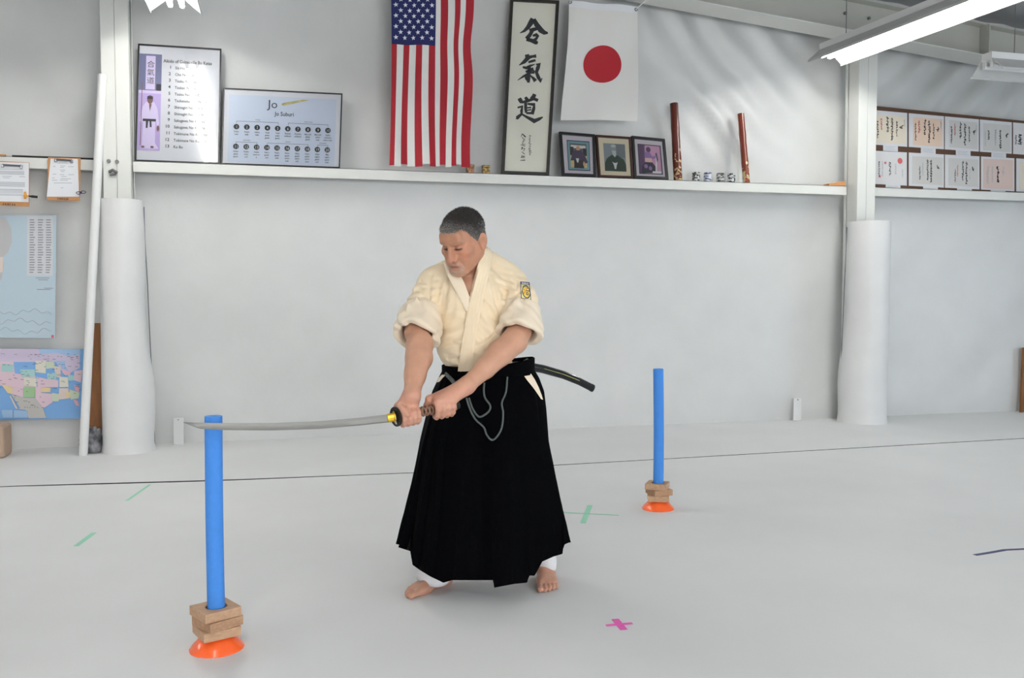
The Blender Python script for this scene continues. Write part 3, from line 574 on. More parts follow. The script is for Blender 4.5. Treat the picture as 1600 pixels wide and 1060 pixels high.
# certificate board
M['cert_y'] = mat('cream_certificate', srgb(222, 212, 194), .6); M['cert_o'] = mat('orange_certificate', srgb(224, 198, 178), .6); M['cert_g'] = mat('grey_certificate', srgb(202, 200, 197), .6); M['cert_w'] = mat('white_certificate', srgb(214, 212, 212), .6); M['cert_p'] = mat('pink_certificate', srgb(214, 192, 184), .6); M['card'] = mat('caption_card', srgb(212, 213, 216), .6)
YC = 8.22
q = wall_quad((1362, 165), (1700, 199), (1700, 322), (1362, 295), YC)
q.c[2].z = ZG1 + .003; q.c[3].z = ZG1 + .003
t = thing('display_board', 'long dark brown board standing on the girt behind the certificates', 'board', q(.5, 1))
b = MB(); q.plate(b, 0, 0, 1, 1, -.02, 0); b.build('panel', 'brown', t)
def cert(ps, m, label, cols, border, seal):
    qq = wall_quad(*ps, YC - .004); t = thing('certificate', label, 'certificate', qq(.5, 1), group='certificates on the brown board')
    b = MB(); qq.plate(b, 0, 0, 1, 1, -.002, 0); b.build('white_mount', 'card', t)
    b = MB(); qq.plate(b, *border, 0, .0015); b.build('sheet', m, t)
    s = qq.sub(*border, .0015); b = MB(); rr = random.Random(label)
    for (u, v0, v1, cw, n, mi) in cols: scribble(b, s, u, v0, v1, cw, n, .0008, mi, rr)
    for (u, v, r) in seal: prism(b, ell(u, v, r, r * s.w / s.h), s, .0004, .0007, 1)
    b.build('brush_writing', ['ink', 'redink', 'lgrey'], t)['kind'] = 'stuff'
top = lambda a, d: ((a, 172 + (a - 1365) * .089), (a + d, 172 + (a + d - 1365) * .089), (a + d, 226 + (a + d - 1365) * .067), (a, 226 + (a - 1365) * .067))
low = lambda a, d: ((a, 235.5 + (a - 1365) * .054), (a + d, 235.5 + (a + d - 1365) * .054), (a + d, 287.5 + (a + d - 1365) * .053), (a, 287.5 + (a - 1365) * .053))
C4 = [(.86, .3, .45, .11, 1, 0), (.7, .18, .75, .055, 6, 0), (.55, .08, .9, .085, 9, 0), (.4, .05, .62, .085, 5, 0), (.2, .12, .55, .07, 5, 1), (.08, .22, .85, .06, 7, 0), (.95, .1, .35, .05, 4, 2)]
cert(top(1363.5, 54), 'cert_y', 'cream certificate, first of the upper row beside the column', C4, (.07, .12, .96, .93), [])
cert(top(1420, 55), 'cert_o', 'orange-tinted certificate, second of the upper row', C4, (.12, .1, .95, .93), [])
cert(top(1476.5, 53), 'cert_g', 'grey certificate with bold black columns, third of the upper row', C4, (.12, .1, .96, .93), [])
cert(top(1531, 50), 'cert_g', 'pale grey certificate, fourth of the upper row', [(.86, .3, .45, .11, 1, 0), (.62, .2, .9, .08, 8, 0), (.45, .2, .8, .07, 7, 2), (.2, .25, .6, .07, 5, 0), (.08, .3, .85, .05, 7, 2)], (.1, .1, .96, .95), [])
cert(top(1583, 50), 'cert_w', 'white certificate, fifth of the upper row, cut by the picture edge', [(.2, .3, .7, .14, 5, 0), (.06, .35, .7, .06, 6, 0)], (.03, .1, .97, .95), [])
cert(low(1362, 55), 'cert_w', 'white certificate with pink seals, first of the lower row', [(.15, .25, .8, .05, 7, 0), (.26, .25, .8, .04, 8, 2), (.5, .25, .75, .07, 4, 0), (.68, .3, .7, .05, 5, 2), (.9, .5, .8, .04, 4, 2)], (.07, .1, .96, .93), [(.82, .2, .08), (.35, .3, .035), (.17, .8, .035)])
cert(low(1420, 55), 'cert_g', 'grey certificate with a tall black title, second of the lower row', [(.84, .3, .42, .1, 1, 0), (.62, .1, .92, .075, 9, 0), (.5, .1, .85, .07, 9, 0), (.34, .2, .7, .05, 7, 2), (.24, .35, .85, .05, 6, 0)], (.1, .1, .96, .93), [])
cert(low(1476.5, 54), 'cert_g', 'grey certificate with red writing, third of the lower row', [(.82, .3, .42, .1, 1, 0), (.6, .1, .92, .075, 9, 0), (.48, .08, .8, .07, 8, 0), (.3, .25, .65, .05, 6, 1), (.22, .4, .85, .05, 5, 0), (.72, .35, .75, .04, 4, 2)], (.1, .1, .96, .93), [])
cert(low(1533, 52), 'cert_p', 'pink certificate, fourth of the lower row', [(.48, .22, .8, .09, 4, 0), (.66, .25, .5, .08, 2, 2), (.3, .25, .8, .04, 9, 2), (.16, .25, .85, .05, 8, 2), (.12, .4, .85, .04, 8, 2)], (.06, .06, .96, .95), [])
cert(low(1588, 52), 'cert_y', 'cream certificate, fifth of the lower row, cut by the picture edge', [(.3, .2, .8, .07, 6, 2)], (.1, .1, .96, .93), [])
for row, (xs_, base, sl) in enumerate((((1380, 1439, 1493.5, 1549), 226.5, .067), ((1384, 1442.5, 1495.5, 1548), 288.5, .053))):
    for i, a in enumerate(xs_):
        d = 23; y = lambda x, o: base + (x - 1365) * sl + o
        qq = wall_quad((a, y(a, -1)), (a + d, y(a + d, -1)), (a + d, y(a + d, 8)), (a, y(a, 8)), YC - .008)
        t = thing('caption_card', 'small white caption card under the %s certificate of the %s row' % (['first', 'second', 'third', 'fourth'][i], ['upper', 'lower'][row]), 'card', qq(.5, 1), group='caption cards on the brown board')
        b = MB(); qq.plate(b, 0, 0, 1, 1, -.002, 0); b.build('card', 'card', t)
        b = MB(); [qq.plate(b, .12, .2 + k * .25, .85 - .1 * (k % 2), .26 + k * .25, 0, .0006) for k in range(3)]; b.build('print_lines', 'lgrey', t)

# clipboards hanging from the girt
def clipboard(board, paper, clip, label, lines, word, y=8.11):
    q = wall_quad(*board, y); t = thing('clipboard', label, 'clipboard', q(.5, 1), group='clipboards on the girt')
    b = MB(); q.plate(b, 0, 0, 1, 1, -.006, 0); b.build('board', 'tan', t, bevel=.002)
    s = wall_quad(*paper, y - .004); b = MB(); s.plate(b, 0, 0, 1, 1, -.003, 0); b.build('paper', 'paper', t)
    b = MB()
    for (u0, u1, v) in lines: s.plate(b, u0, v, u1, v + .014, 0, .0006)
    b.build('print_lines', 'lgrey', t)
    (a, y0), (c, y1) = clip; P = [on_y(a, y0, y - .008), on_y(a + 1, y1, y - .012), on_y(c - 1, y1 + 1.5, y - .012), on_y(c, y0 + 1.5, y - .008)]
    b = MB(); b.tube(P, .008, 8); [b.tube([P[k], P[k] + Vector((0, -.004, -.025))], .011, 8) for k in (0, 3)]; b.build('clip', 'chrome', t)
    b = MB(); rr = random.Random(word)
    for i in range(6): scribble(b, q, .34 + i * .06, .945, .985, .05, 1, .001, 0, rr)
    b.build('handwriting', 'ink', t); return t
rr = random.Random(3)
L1 = [(.1, .85, .17 + i * .02) for i in range(1)] + [(.02, .88, v) for v in (.22, .245, .27, .295)] + [(.02, .12, .35), (.3, .55, .35), (.75, .9, .35), (.32, .5, .39)] + [(.02, .9, v) for v in (.5, .525, .55, .575, .6)] + [(.02, .85, v) for v in (.68, .70, .73, .76, .8, .83)]
clipboard(((-14, 251), (45.5, 254), (45.5, 323), (-16, 321)), ((-14, 253), (45, 254.5), (44.8, 316), (-16, 314.5)), ((4, 257), (33, 258)), 'brown clipboard cut by the left picture edge with an orange pen on its sheet', L1, 'left')
L2 = [(.3, .6, .08), (.25, .65, .11), (.12, .2, .2), (.37, .55, .18), (.37, .5, .22), (.65, .85, .2), (.37, .55, .29), (.4, .52, .33), (.37, .52, .41), (.12, .25, .4), (.65, .85, .41), (.42, .6, .46), (.12, .2, .5), (.4, .75, .52), (.12, .3, .56), (.38, .65, .56), (.18, .78, .63), (.42, .5, .76)]
clipboard(((75, 245.5), (126, 247.5), (124.5, 314), (73, 313)), ((79, 248), (121.5, 248.5), (123.5, 307.5), (73, 307.5)), ((87, 248.5), (112, 249.5)), 'brown clipboard with a printed sheet hanging beside the white pole', L2, 'right')
M['orange_pl'] = mat('orange_plastic', srgb(240, 160, 40), .4); M['blue_w'] = mat('dark_blue_wire', srgb(40, 44, 90), .4)
p = [on_y(x, y, 8.09) for x, y in ((37, 306), (45, 306.5), (48, 307), (58.5, 308))]
t = thing('marker_pen', 'orange and black pen sticking out from the left clipboard', 'pen', p[0])
b = MB(); b.tube([on_y(39, 300, 8.09), on_y(40, 306, 8.088), on_y(39, 311, 8.09)], [.007, .012, .007], 8); b.tube([p[0], p[1]], .006, 8); b.build('orange_cap', 'orange_pl', t, True)
b = MB(); b.tube([p[1], p[2], p[2] + (p[3] - p[2]) * .2, p[3]], [.006, .008, .011, .010], 10); b.build('barrel', 'black', t, True)
t = thing('wire_clip', 'dark blue wire clip beside the right clipboard', 'clip', on_y(127, 301, 8.1)); b = MB()
for s, cx in ((-1, 123), (1, 130)):
    b.tube([on_y(cx + 4 * math.cos(a), 301 - s * .6 + 2 * math.sin(a), 8.095) for a in np.linspace(0, 2 * math.pi, 13)], .003, 5)
b.tube([on_y(125, 301, 8.094), on_y(128, 301, 8.094)], .007, 6); b.build('wire_loops', 'blue_w', t)

# wall maps
M['ocean'] = mat('pale_blue_map', srgb(184, 202, 214), .35); M['ocean2'] = mat('strong_blue_map', srgb(124, 172, 224), .35)
mapc = dict(land=(188, 188, 190), line=(140, 140, 150), text=(206, 208, 212), lilac=(204, 192, 216), pink=(224, 198, 210), teal=(168, 208, 206), cream=(222, 220, 206), green=(160, 198, 150), orange=(226, 206, 160), mex=(192, 190, 186), sand=(220, 204, 196), sky=(160, 192, 226), dk=(90, 90, 110), pk2=(226, 176, 190), lim=(202, 214, 190))
M.update({'mp_' + k: mat('map_' + k, srgb(*v), .35) for k, v in mapc.items()})
YM = 8.25
q = wall_quad((-40, 336), (88, 336), (86, 529), (-40, 527), YM)
t = thing('wall_map', 'large pale blue map with columns of small print on the left wall', 'map', q(.5, 1), group='maps on the wall')
b = MB(); q.plate(b, 0, 0, 1, 1, -.003, 0); b.build('sheet', 'ocean', t)
U = lambda px: (px + 40) / 128; V = lambda py: (py - 336) / 193
b = MB(); prism(b, [(0, V(336)), (U(8), V(340)), (U(17), V(358)), (U(18), V(378)), (U(12), V(395)), (U(4), V(402)), (U(6), V(415)), (U(2), V(438)), (0, V(450))], q, 0, .001, 0)
prism(b, [(0, V(402)), (U(5), V(402)), (U(4), V(425)), (0, V(440))], q, .001, .0015, 2); b.build('land', ['mp_land', 'mp_line', 'mp_sand'], t)
b = MB(); q.plate(b, U(42), V(338), U(83), V(431), 0, .001, 0)
for c in range(3):
    for k in range(22): q.plate(b, U(46 + c * 13), V(343 + k * 3.9), U(46 + c * 13 + 6 + 3 * rr.random()), V(344.6 + k * 3.9), .001, .0016, 1)
for (a, c, v) in ((56, 78, 434), (60, 76, 437), (58, 80, 452), (70, 84, 450)): q.plate(b, U(a), V(v), U(c), V(v + 1), .001, .0016, 1)
for k in range(3): b.tube([q(U(x), V(488 + 15 * k + 3 * math.sin(x * .09 + k * 2) + 2.5 * math.sin(x * .31 + k)), .0005) for x in range(-38, 84, 3)], .0012, 4, 1)
b.build('print_block', ['mp_text', 'mp_line'], t)
b = MB(); q.plate(b, U(82), V(524), U(86), V(528), 0, .001); b.build('red_mark', 'redink', t)
q = wall_quad((-45, 545), (162, 546), (162, 654), (-45, 656), YM + .02)
t = thing('wall_map', 'pastel coloured country map with blue seas low on the left wall', 'map', q(.5, 1), group='maps on the wall')
b = MB(); q.plate(b, 0, 0, 1, 1, -.003, 0); b.build('sheet', 'ocean2', t)
U = lambda px: (px + 45) / 207; V = lambda py: (py - 545.5) / 110
names = ['lilac', 'pink', 'teal', 'cream', 'green', 'orange', 'mex', 'sand', 'sky', 'pk2', 'lim']
zz = lambda L: [(U(x * .1793), V(530 + y * .1793)) for x, y in L]
ST = [('lilac', [(-250, 85), (690, 85), (690, 250), (560, 320), (480, 200), (110, 200), (-20, 220), (-250, 200)]), ('sky', [(330, 85), (690, 85), (700, 130), (600, 150), (480, 120), (340, 130)]), ('pink', [(-250, 200), (110, 200), (120, 300), (300, 320), (310, 420), (190, 430), (60, 420), (-100, 380), (-250, 330)]),
      ('sky', [(470, 190), (560, 190), (560, 230), (600, 300), (540, 290), (520, 230)]), ('teal', [(10, 215), (110, 225), (105, 290), (5, 285)]), ('teal', [(165, 265), (295, 265), (295, 330), (180, 330)]), ('cream', [(300, 190), (390, 190), (390, 300), (300, 290)]), ('lim', [(390, 190), (460, 200), (480, 250), (395, 260)]), ('sand', [(460, 240), (520, 240), (520, 340), (480, 330)]), ('pk2', [(530, 260), (610, 290), (600, 320), (540, 300)]),
      ('teal', [(400, 300), (485, 295), (480, 360), (405, 350)]), ('cream', [(200, 335), (310, 345), (310, 415), (200, 400)]), ('pink', [(310, 330), (405, 350), (500, 360), (500, 420), (320, 420)]), ('teal', [(585, 310), (640, 320), (640, 360), (590, 365)]), ('cream', [(510, 330), (585, 335), (590, 420), (510, 420)]), ('pink', [(640, 280), (715, 270), (700, 380), (640, 360)]),
      ('orange', [(10, 400), (105, 420), (100, 480), (60, 470)]), ('pink', [(105, 420), (195, 430), (195, 510), (100, 480)]), ('green', [(200, 415), (300, 418), (295, 510), (195, 505)]), ('pink', [(300, 415), (350, 420), (350, 470), (450, 480), (450, 555), (395, 590), (360, 610), (300, 520)]), ('orange', [(350, 420), (435, 425), (430, 465), (350, 465)]), ('lim', [(445, 470), (510, 480), (505, 545), (450, 545)]),
      ('sand', [(510, 430), (590, 430), (600, 520), (500, 530)]), ('orange', [(560, 470), (610, 460), (615, 510), (575, 520)]), ('pk2', [(640, 400), (690, 420), (680, 470), (650, 450)]), ('pk2', [(630, 530), (670, 540), (690, 585), (660, 585)]), ('lim', [(600, 440), (690, 470), (680, 520), (610, 530)]),
      ('mex', [(90, 480), (195, 510), (300, 515), (370, 610), (395, 690), (240, 690), (220, 620), (150, 610), (170, 600)]), ('sand', [(85, 490), (150, 610), (130, 605), (80, 500)]), ('sky', [(10, 620), (105, 620), (105, 685), (20, 685)]), ('sky', [(115, 620), (235, 625), (235, 685), (115, 685)])]
b = MB()
for i, (c, L) in enumerate(ST): prism(b, [(max(0, u), max(0, v)) for u, v in zz(L)], q, 0, .0008 + .0003 * i, names.index(c))
b.build('land_areas', ['mp_' + n for n in names], t)
b = MB(); rr = random.Random(9)
for i in range(130):
    x, y = rr.uniform(-30, 124), rr.uniform(552, 640)
    if (x > 72 and y > 622) or (x < 12 and y > 610): continue
    u, v, l = U(x), V(y), rr.uniform(.008, .03); q.plate(b, u, v, u + l, v + .006, .011, .0115)
for i, ch in enumerate('CANADA'): write(b, q, ch, U(44 + i * 15.2), V(558), .012, 'c', .0115)
for i, ch in enumerate('MEXICO'): write(b, q, ch, U(38 + i * 3.9), V(638), .011, 'c', .0115)
b.build('place_names', 'mp_dk', t)['kind'] = 'stuff'

# pole, plank, crumpled bag and box at the left
p0 = on_z(130, 712); p0.z = .0; p1 = on_y(160, 118, 7.895); p1.z = min(p1.z, 3.4)
t = thing('white_pole', 'long white plastic pole leaning against the left column', 'pole', p0)
b = MB(); b.tube([p0 + Vector((0, 0, .0)), p1], .034, 18); b.build('shaft', 'white', t, True, angle=50)
b = MB(); d = (p1 - p0).normalized(); b.tube([p1 - d * .04, p1 + d * .006], .036, 18); b.build('end_cap', 'white', t, True, angle=50)
b = MB(); t0 = on_y(141, 700, 8.1); t1 = on_y(152, 505, 8.26)
b.hexa([Vector((t0.x - .055, 8.15, 0)), Vector((t0.x + .065, 8.15, 0)), Vector((t0.x + .065, 8.18, 0)), Vector((t0.x - .055, 8.18, 0)), Vector((t1.x - .03, 8.235, t1.z)), Vector((t1.x + .10, 8.235, t1.z)), Vector((t1.x + .10, 8.265, t1.z)), Vector((t1.x - .03, 8.265, t1.z))])
tag(b.build('wooden_plank', 'orangewood'), 'brown wooden plank leaning behind the white pole and column wrap', 'plank')
M['grey_bag'] = mat('grey_plastic_bag', srgb(150, 150, 154), .35, var=.5, vscale=14, col2=srgb(60, 60, 66))
bm = bmesh.new(); bmesh.ops.create_icosphere(bm, subdivisions=4, radius=1)
c = on_z(147, 706)
for v in bm.verts:
    n_ = nz(v.co.x, v.co.y, v.co.z, 1.6) * .3 + abs(nz(v.co.x + 5, v.co.y, v.co.z, 3.5)) * .35
    v.co = Vector((v.co.x * .085 * (1 + n_), v.co.y * .09 * (1 + n_), max(0, (v.co.z + .55) * .115 * (1 + n_))))
me = bpy.data.meshes.new('plastic_bag'); bm.to_mesh(me); bm.free(); me.materials.append(M['grey_bag']); o = link('plastic_bag', me, None, True); o.location = (c.x - .005, c.y - .02, .0); me.update()
tag(o, 'crumpled grey plastic bag on the floor between pole and column wrap', 'bag')
b = MB(); e = on_y(8, 695, 7.9)
b.box((e.x - .5, 7.86, 0), (e.x, 8.1, .26)); o = b.build('cardboard_box', 'cardboard', None, bevel=.02); tag(o, 'tan cardboard box at the left picture edge below the country map', 'box')
# upright white stubs at the foot of the wall
for (px, w, lab) in ((279, .085, 'short white upright strip at the wall foot behind the sword tip'), (1246, .09, 'short white upright strip at the wall foot beside the right column wrap')):
    p = on_y(px, 680 if px < 800 else 650, 8.22); t = thing('wall_stub', lab, 'strip', (p.x, 8.22, 0), group='white stubs at the wall foot'); h = .235
    b = MB(); b.box((p.x - w / 2, 8.22, 0), (p.x + w / 2, 8.228, h)); b.box((p.x - w / 2, 8.16, 0), (p.x + w / 2, 8.22, .006)); b.build('bent_strip', 'foam_wrap', t, bevel=.003)
    b = MB(); b.tube([(p.x, 8.22, h * .93), (p.x, 8.212, h * .93)], .006, 6); b.build('screw', 'bolt', t)
b = MB(); pb = on_y(1594, 643, 8.2); b.hexa([(pb.x, 8.19, 0), (pb.x + .11, 8.19, 0), (pb.x + .11, 8.215, 0), (pb.x, 8.215, 0), (pb.x + .05, 8.225, .72), (pb.x + .16, 8.225, .72), (pb.x + .16, 8.25, .72), (pb.x + .05, 8.25, .72)])
tag(b.build('wooden_board', 'orangewood'), 'orange-brown wooden board leaning on the wall at the right picture edge', 'plank')

# ------------------------------------------------------------------ floor tape
M['tape_g'] = mat('pale_green_tape', srgb(150, 214, 186), .5); M['tape_p'] = mat('pink_tape', srgb(238, 96, 190), .5); M['tape_b'] = mat('dark_blue_tape', srgb(58, 56, 104), .5)
def tape_strip(b, pts, w, z=.0):
    P = [on_z(*p) for p in pts]
    for i in range(len(P) - 1):
        d = (P[i + 1] - P[i]).normalized(); n_ = Vector((-d.y, d.x, 0)) * (w / 2); lo = [P[i] - n_, P[i + 1] - n_, P[i + 1] + n_, P[i] + n_]
        b.hexa([(v.x, v.y, z) for v in lo] + [(v.x, v.y, z + .001) for v in lo])
def tape(name, strips, m, label):
    p = on_z(*strips[0][0][0]); t = thing(name, label, 'tape', (p.x, p.y, 0), group='tape marks on the mat')
    for i, (pts, w) in enumerate(strips): b = MB(); tape_strip(b, pts, w, .0004 + .001 * i); b.build('tape_strip', m, t)
tape('floor_tape', [(((198, 783), (234, 758)), .02)], 'tape_g', 'short pale green tape line on the mat nearest the long joint')
tape('floor_tape', [(((119, 854), (147, 833)), .028)], 'tape_g', 'short pale green tape line in the left foreground of the mat')
tape('floor_tape', [(((911, 818), (922, 790)), .032), (((872, 801), (967, 806)), .012)], 'tape_g', 'pale green tape cross on the mat beside the black trousers')
tape('floor_tape', [(((961, 968), (975, 985)), .030), (((947, 978.5), (988, 975)), .018)], 'tape_p', 'bright pink tape cross on the mat in front')
tape('floor_tape', [(((1523, 868), (1548, 864), (1570, 860), (1600, 858.5), (1640, 857)), .024)], 'tape_b', 'dark blue tape line at the right picture edge')

# ------------------------------------------------------------------ foam noodle targets
M['noodle'] = mat('blue_foam', srgb(66, 138, 224), .75, bump=.15, bscale=120, var=.05, vscale=60); M['noodle_in'] = mat('blue_foam_cut', srgb(96, 166, 240), .8, bump=.2, bscale=200)
M['orange'] = mat('orange_marker_plastic', srgb(255, 104, 44), .25, coat=.3)
M['block'] = mat('raw_wood', srgb(196, 158, 126), .7, var=.18, vscale=9, stretch=(2, 12, 12), bump=.1, bscale=30); M['block2'] = mat('raw_wood_dark', srgb(184, 144, 112), .7, var=.2, vscale=9, stretch=(12, 2, 12), bump=.1, bscale=30)
def target(base, top, size, th, rots, offs, zc, labels, bend):
    g = on_z(*base); dist = g.dot(FWD); tp = at_f(*top, dist)
    t = thing('marker_cone', labels[0], 'marker cone', g, group='orange floor markers')
    b = MB(); b.lathe([(.096, 0), (.097, .002), (.088, .016), (.07, .034), (.05, zc - .002), (.046, zc), (.03, zc), (.03, zc - .003), (.048, zc - .006), (.068, .03), (.086, .012), (.092, 0)], g, 40); b.build('disc_shell', 'orange', t, True, angle=50)
    z = zc + .0005
    for i in range(3):
        s = size * (1, .97, 1.02)[i] / 2; n = 24; rot = math.radians(rots[i]); hole = .038
        ox, oy = offs[i]; b = MB(); vs = []
        for zz_ in (z, z + th):
            for k in range(n):
                a = 2 * math.pi * k / n; c_, s_ = math.cos(a), math.sin(a); m_ = max(abs(c_), abs(s_)); j = 1 + .02 * nz(c_ * 3, s_ * 3, zz_ * 40 + i)
                x, y = s * c_ / m_ * j, s * s_ / m_ * j; vs.append((g.x + ox + x * math.cos(rot) - y * math.sin(rot), g.y + oy + x * math.sin(rot) + y * math.cos(rot), zz_ + .003 * (c_ * (i - 1)) * (zz_ > z) * 0))
            for k in range(n):
                a = 2 * math.pi * k / n; vs.append((g.x + hole * math.cos(a + rot), g.y + hole * math.sin(a + rot), zz_))
        fs = []
        for k in range(n):
            k1 = (k + 1) % n; fs += [(k, n + k, n + k1, k1), (2 * n + k, 2 * n + k1, 3 * n + k1, 3 * n + k), (k, k1, 2 * n + k1, 2 * n + k), (n + k, 3 * n + k, 3 * n + k1, n + k1)]
        b.add(vs, fs); o = b.build('wooden_block', ['block', 'block2', 'block'][i], None, bevel=.002); tag(o, labels[1 + i], 'block', 'bored wooden blocks under the noodles'); z += th + .0006
    zb = zc - .0; t = thing('foam_noodle', labels[4], 'foam noodle', (g.x, g.y, zb), group='blue foam noodles')
    b = MB(); P0 = Vector((g.x, g.y, zb)); n = 14; R, ri = .031, .0115
    pts = [P0 + (tp - P0) * (i / n) + RGT * (bend * math.sin(math.pi * i / n)) for i in range(n + 1)]
    b.tube(pts, R, 24, cap=False); b.build('foam_shaft', 'noodle', t, True)
    d = (tp - P0).normalized(); e1 = d.cross(FWD).normalized(); e2 = d.cross(e1); b = MB(); vs = []
    for (r, h) in ((R, 0), (R - .003, .002), (ri + .002, .002), (ri, 0), (ri, -.12)):
        vs += [tp + e1 * (r * math.cos(2 * math.pi * k / 24)) + e2 * (r * math.sin(2 * math.pi * k / 24)) + d * h for k in range(24)]
    b.add(vs, [(j * 24 + k, j * 24 + (k + 1) % 24, (j + 1) * 24 + (k + 1) % 24, (j + 1) * 24 + k) for j in range(4) for k in range(24)]); b.build('cut_end', 'noodle_in', t, True)
target((339, 1013), (333.5, 651), .135, .034, (22, 34, 28), ((0, 0), (.004, -.003), (-.003, .002)), .052, ['orange marker disc on the mat under the nearer wooden blocks', 'lowest bored wooden block of the nearer noodle stand', 'middle bored wooden block of the nearer noodle stand', 'top bored wooden block gripping the nearer blue noodle', 'blue foam noodle standing behind the sword blade'], -.002)
target((1028, 795), (1028.5, 577), .125, .035, (-20, 5, -35), ((0, 0), (.006, .0), (-.004, .003)), .052, ['orange marker disc on the mat under the farther wooden blocks', 'lowest bored wooden block of the farther noodle stand', 'middle bored wooden block of the farther noodle stand', 'top bored wooden block gripping the farther blue noodle', 'blue foam noodle standing alone near the wall at right'], .004)
# ------------------------------------------------------------------ the swordsman
# built in a frame of his own: x to the right, y away from the camera, z up, origin on the mat between his feet
PD = 3.90; PX0 = (752 - CX) / F * PD
PORG = FWD * PD + RGT * PX0
def J(px, py, d):                             # pixel and depth (metres behind the hips) -> his own frame
    w = at_f(px, py, PD + d); return Vector((w.dot(RGT) - PX0, w.dot(FWD) - PD, w.z))
def camdir(px, py):
    d = ray(px, py); return Vector((d.dot(RGT), d.dot(FWD), d.z)).normalized()
CAMP = Vector((-PX0, -PD, CAMH))

class Field:                                  # signed distances on a rectilinear grid
    def __init__(s, xs, ys, zs):
        s.xs, s.ys, s.zs = [np.asarray(a, np.float32) for a in (xs, ys, zs)]
        s.D = np.full((len(xs), len(ys), len(zs)), .5, np.float32)
    def sl(s, lo, hi):
        r = []
        for a, l, h in zip((s.xs, s.ys, s.zs), lo, hi):
            i0 = max(0, np.searchsorted(a, l) - 1); i1 = min(len(a), np.searchsorted(a, h) + 1); r.append(slice(i0, max(i1, i0)))
        return tuple(r)
    def grids(s, S): return s.xs[S[0]][:, None, None], s.ys[S[1]][None, :, None], s.zs[S[2]][None, None, :]
    def op(s, fn, lo, hi, k=.01, sub=False, inter=False):
        S = s.sl([l - k - .012 for l in lo], [h + k + .012 for h in hi])
        if any(q.stop <= q.start for q in S): return
        A = s.D[S]; d = fn(*s.grids(S)).astype(np.float32)
        if sub: h = np.maximum(k - np.abs(A + d), 0) / k; s.D[S] = np.maximum(A, -d) + h * h * k * .25
        else: h = np.maximum(k - np.abs(A - d), 0) / k; s.D[S] = np.minimum(A, d) - h * h * k * .25
    def cap(s, a, b, r0, r1=None, k=.01, sub=False):
        a = np.array(a, float); b = np.array(b, float); r1 = r0 if r1 is None else r1; ab = b - a; L = max(ab @ ab, 1e-9); R = max(r0, r1)
        def fn(X, Y, Z):
            t = np.clip(((X - a[0]) * ab[0] + (Y - a[1]) * ab[1] + (Z - a[2]) * ab[2]) / L, 0, 1)
            return np.sqrt((X - a[0] - t * ab[0]) ** 2 + (Y - a[1] - t * ab[1]) ** 2 + (Z - a[2] - t * ab[2]) ** 2) - (r0 + (r1 - r0) * t)
        s.op(fn, np.minimum(a, b) - R, np.maximum(a, b) + R, k, sub)
    def chain(s, pts, rad, k=.01, sub=False):
        for i in range(len(pts) - 1): s.cap(pts[i], pts[i + 1], rad[i], rad[i + 1], k, sub)
    def ell(s, c, r, k=.01, R=None, sub=False):
        c = np.array(c, float); r = np.array(r, float); R = np.eye(3) if R is None else np.array(R)
        def fn(X, Y, Z):
            x, y, z = X - c[0], Y - c[1], Z - c[2]
            p = [R[0][i] * x + R[1][i] * y + R[2][i] * z for i in range(3)]
            k0 = np.sqrt(sum((p[i] / r[i]) ** 2 for i in range(3))); k1 = np.sqrt(sum((p[i] / r[i] ** 2) ** 2 for i in range(3)))
            return k0 * (k0 - 1) / np.maximum(k1, 1e-6)
        m = max(r); s.op(fn, c - m, c + m, k, sub)
    def mesh(s):
        D = s.D; I = D < 0
        c = I[:-1, :-1, :-1].astype(np.uint8)
        for a in (0, 1):
            for b in (0, 1):
                for e in (0, 1):
                    if a + b + e: c = c + I[a:D.shape[0] - 1 + a, b:D.shape[1] - 1 + b, e:D.shape[2] - 1 + e]
        act = np.argwhere((c > 0) & (c < 8)); idx = np.full(c.shape, -1, np.int32); idx[tuple(act.T)] = np.arange(len(act))
        co = [(a, b, e) for a in (0, 1) for b in (0, 1) for e in (0, 1)]
        val = np.stack([D[act[:, 0] + a, act[:, 1] + b, act[:, 2] + e] for a, b, e in co], 1)
        x0, x1 = s.xs[act[:, 0]], s.xs[act[:, 0] + 1]; y0, y1 = s.ys[act[:, 1]], s.ys[act[:, 1] + 1]; z0, z1 = s.zs[act[:, 2]], s.zs[act[:, 2] + 1]
        acc = np.zeros((len(act), 3)); cnt = np.zeros(len(act))
        for i in range(8):
            for j in range(i + 1, 8):
                if sum(abs(p - q) for p, q in zip(co[i], co[j])) != 1: continue
                m = (val[:, i] < 0) != (val[:, j] < 0); t = np.where(m, val[:, i] / np.where(m, val[:, i] - val[:, j], 1), 0)
                p = np.stack([co[i][q] + t * (co[j][q] - co[i][q]) for q in range(3)], 1); acc[m] += p[m]; cnt[m] += 1
        f = acc / cnt[:, None]
        V = np.stack([x0 + f[:, 0] * (x1 - x0), y0 + f[:, 1] * (y1 - y0), z0 + f[:, 2] * (z1 - z0)], 1)
        Q = []
        for ax in range(3):
            A = I[:-1] if ax == 0 else I[:, :-1] if ax == 1 else I[:, :, :-1]; B = I[1:] if ax == 0 else I[:, 1:] if ax == 1 else I[:, :, 1:]
            e = np.argwhere(A != B); o = [q for q in range(3) if q != ax]
            ok = np.all([(e[:, q] > 0) & (e[:, q] < D.shape[q] - 1) for q in o], axis=0); e = e[ok]; fl = A[tuple(e.T)]
            ids = []
            for da, db in ((-1, -1), (0, -1), (0, 0), (-1, 0)):
                g = e.copy(); g[:, o[0]] += da; g[:, o[1]] += db; ids.append(idx[tuple(g.T)])
            q = np.stack(ids, 1); flip = fl if ax != 1 else ~fl; q[~flip] = q[~flip][:, ::-1]; Q.append(q)
        return V, np.concatenate(Q)
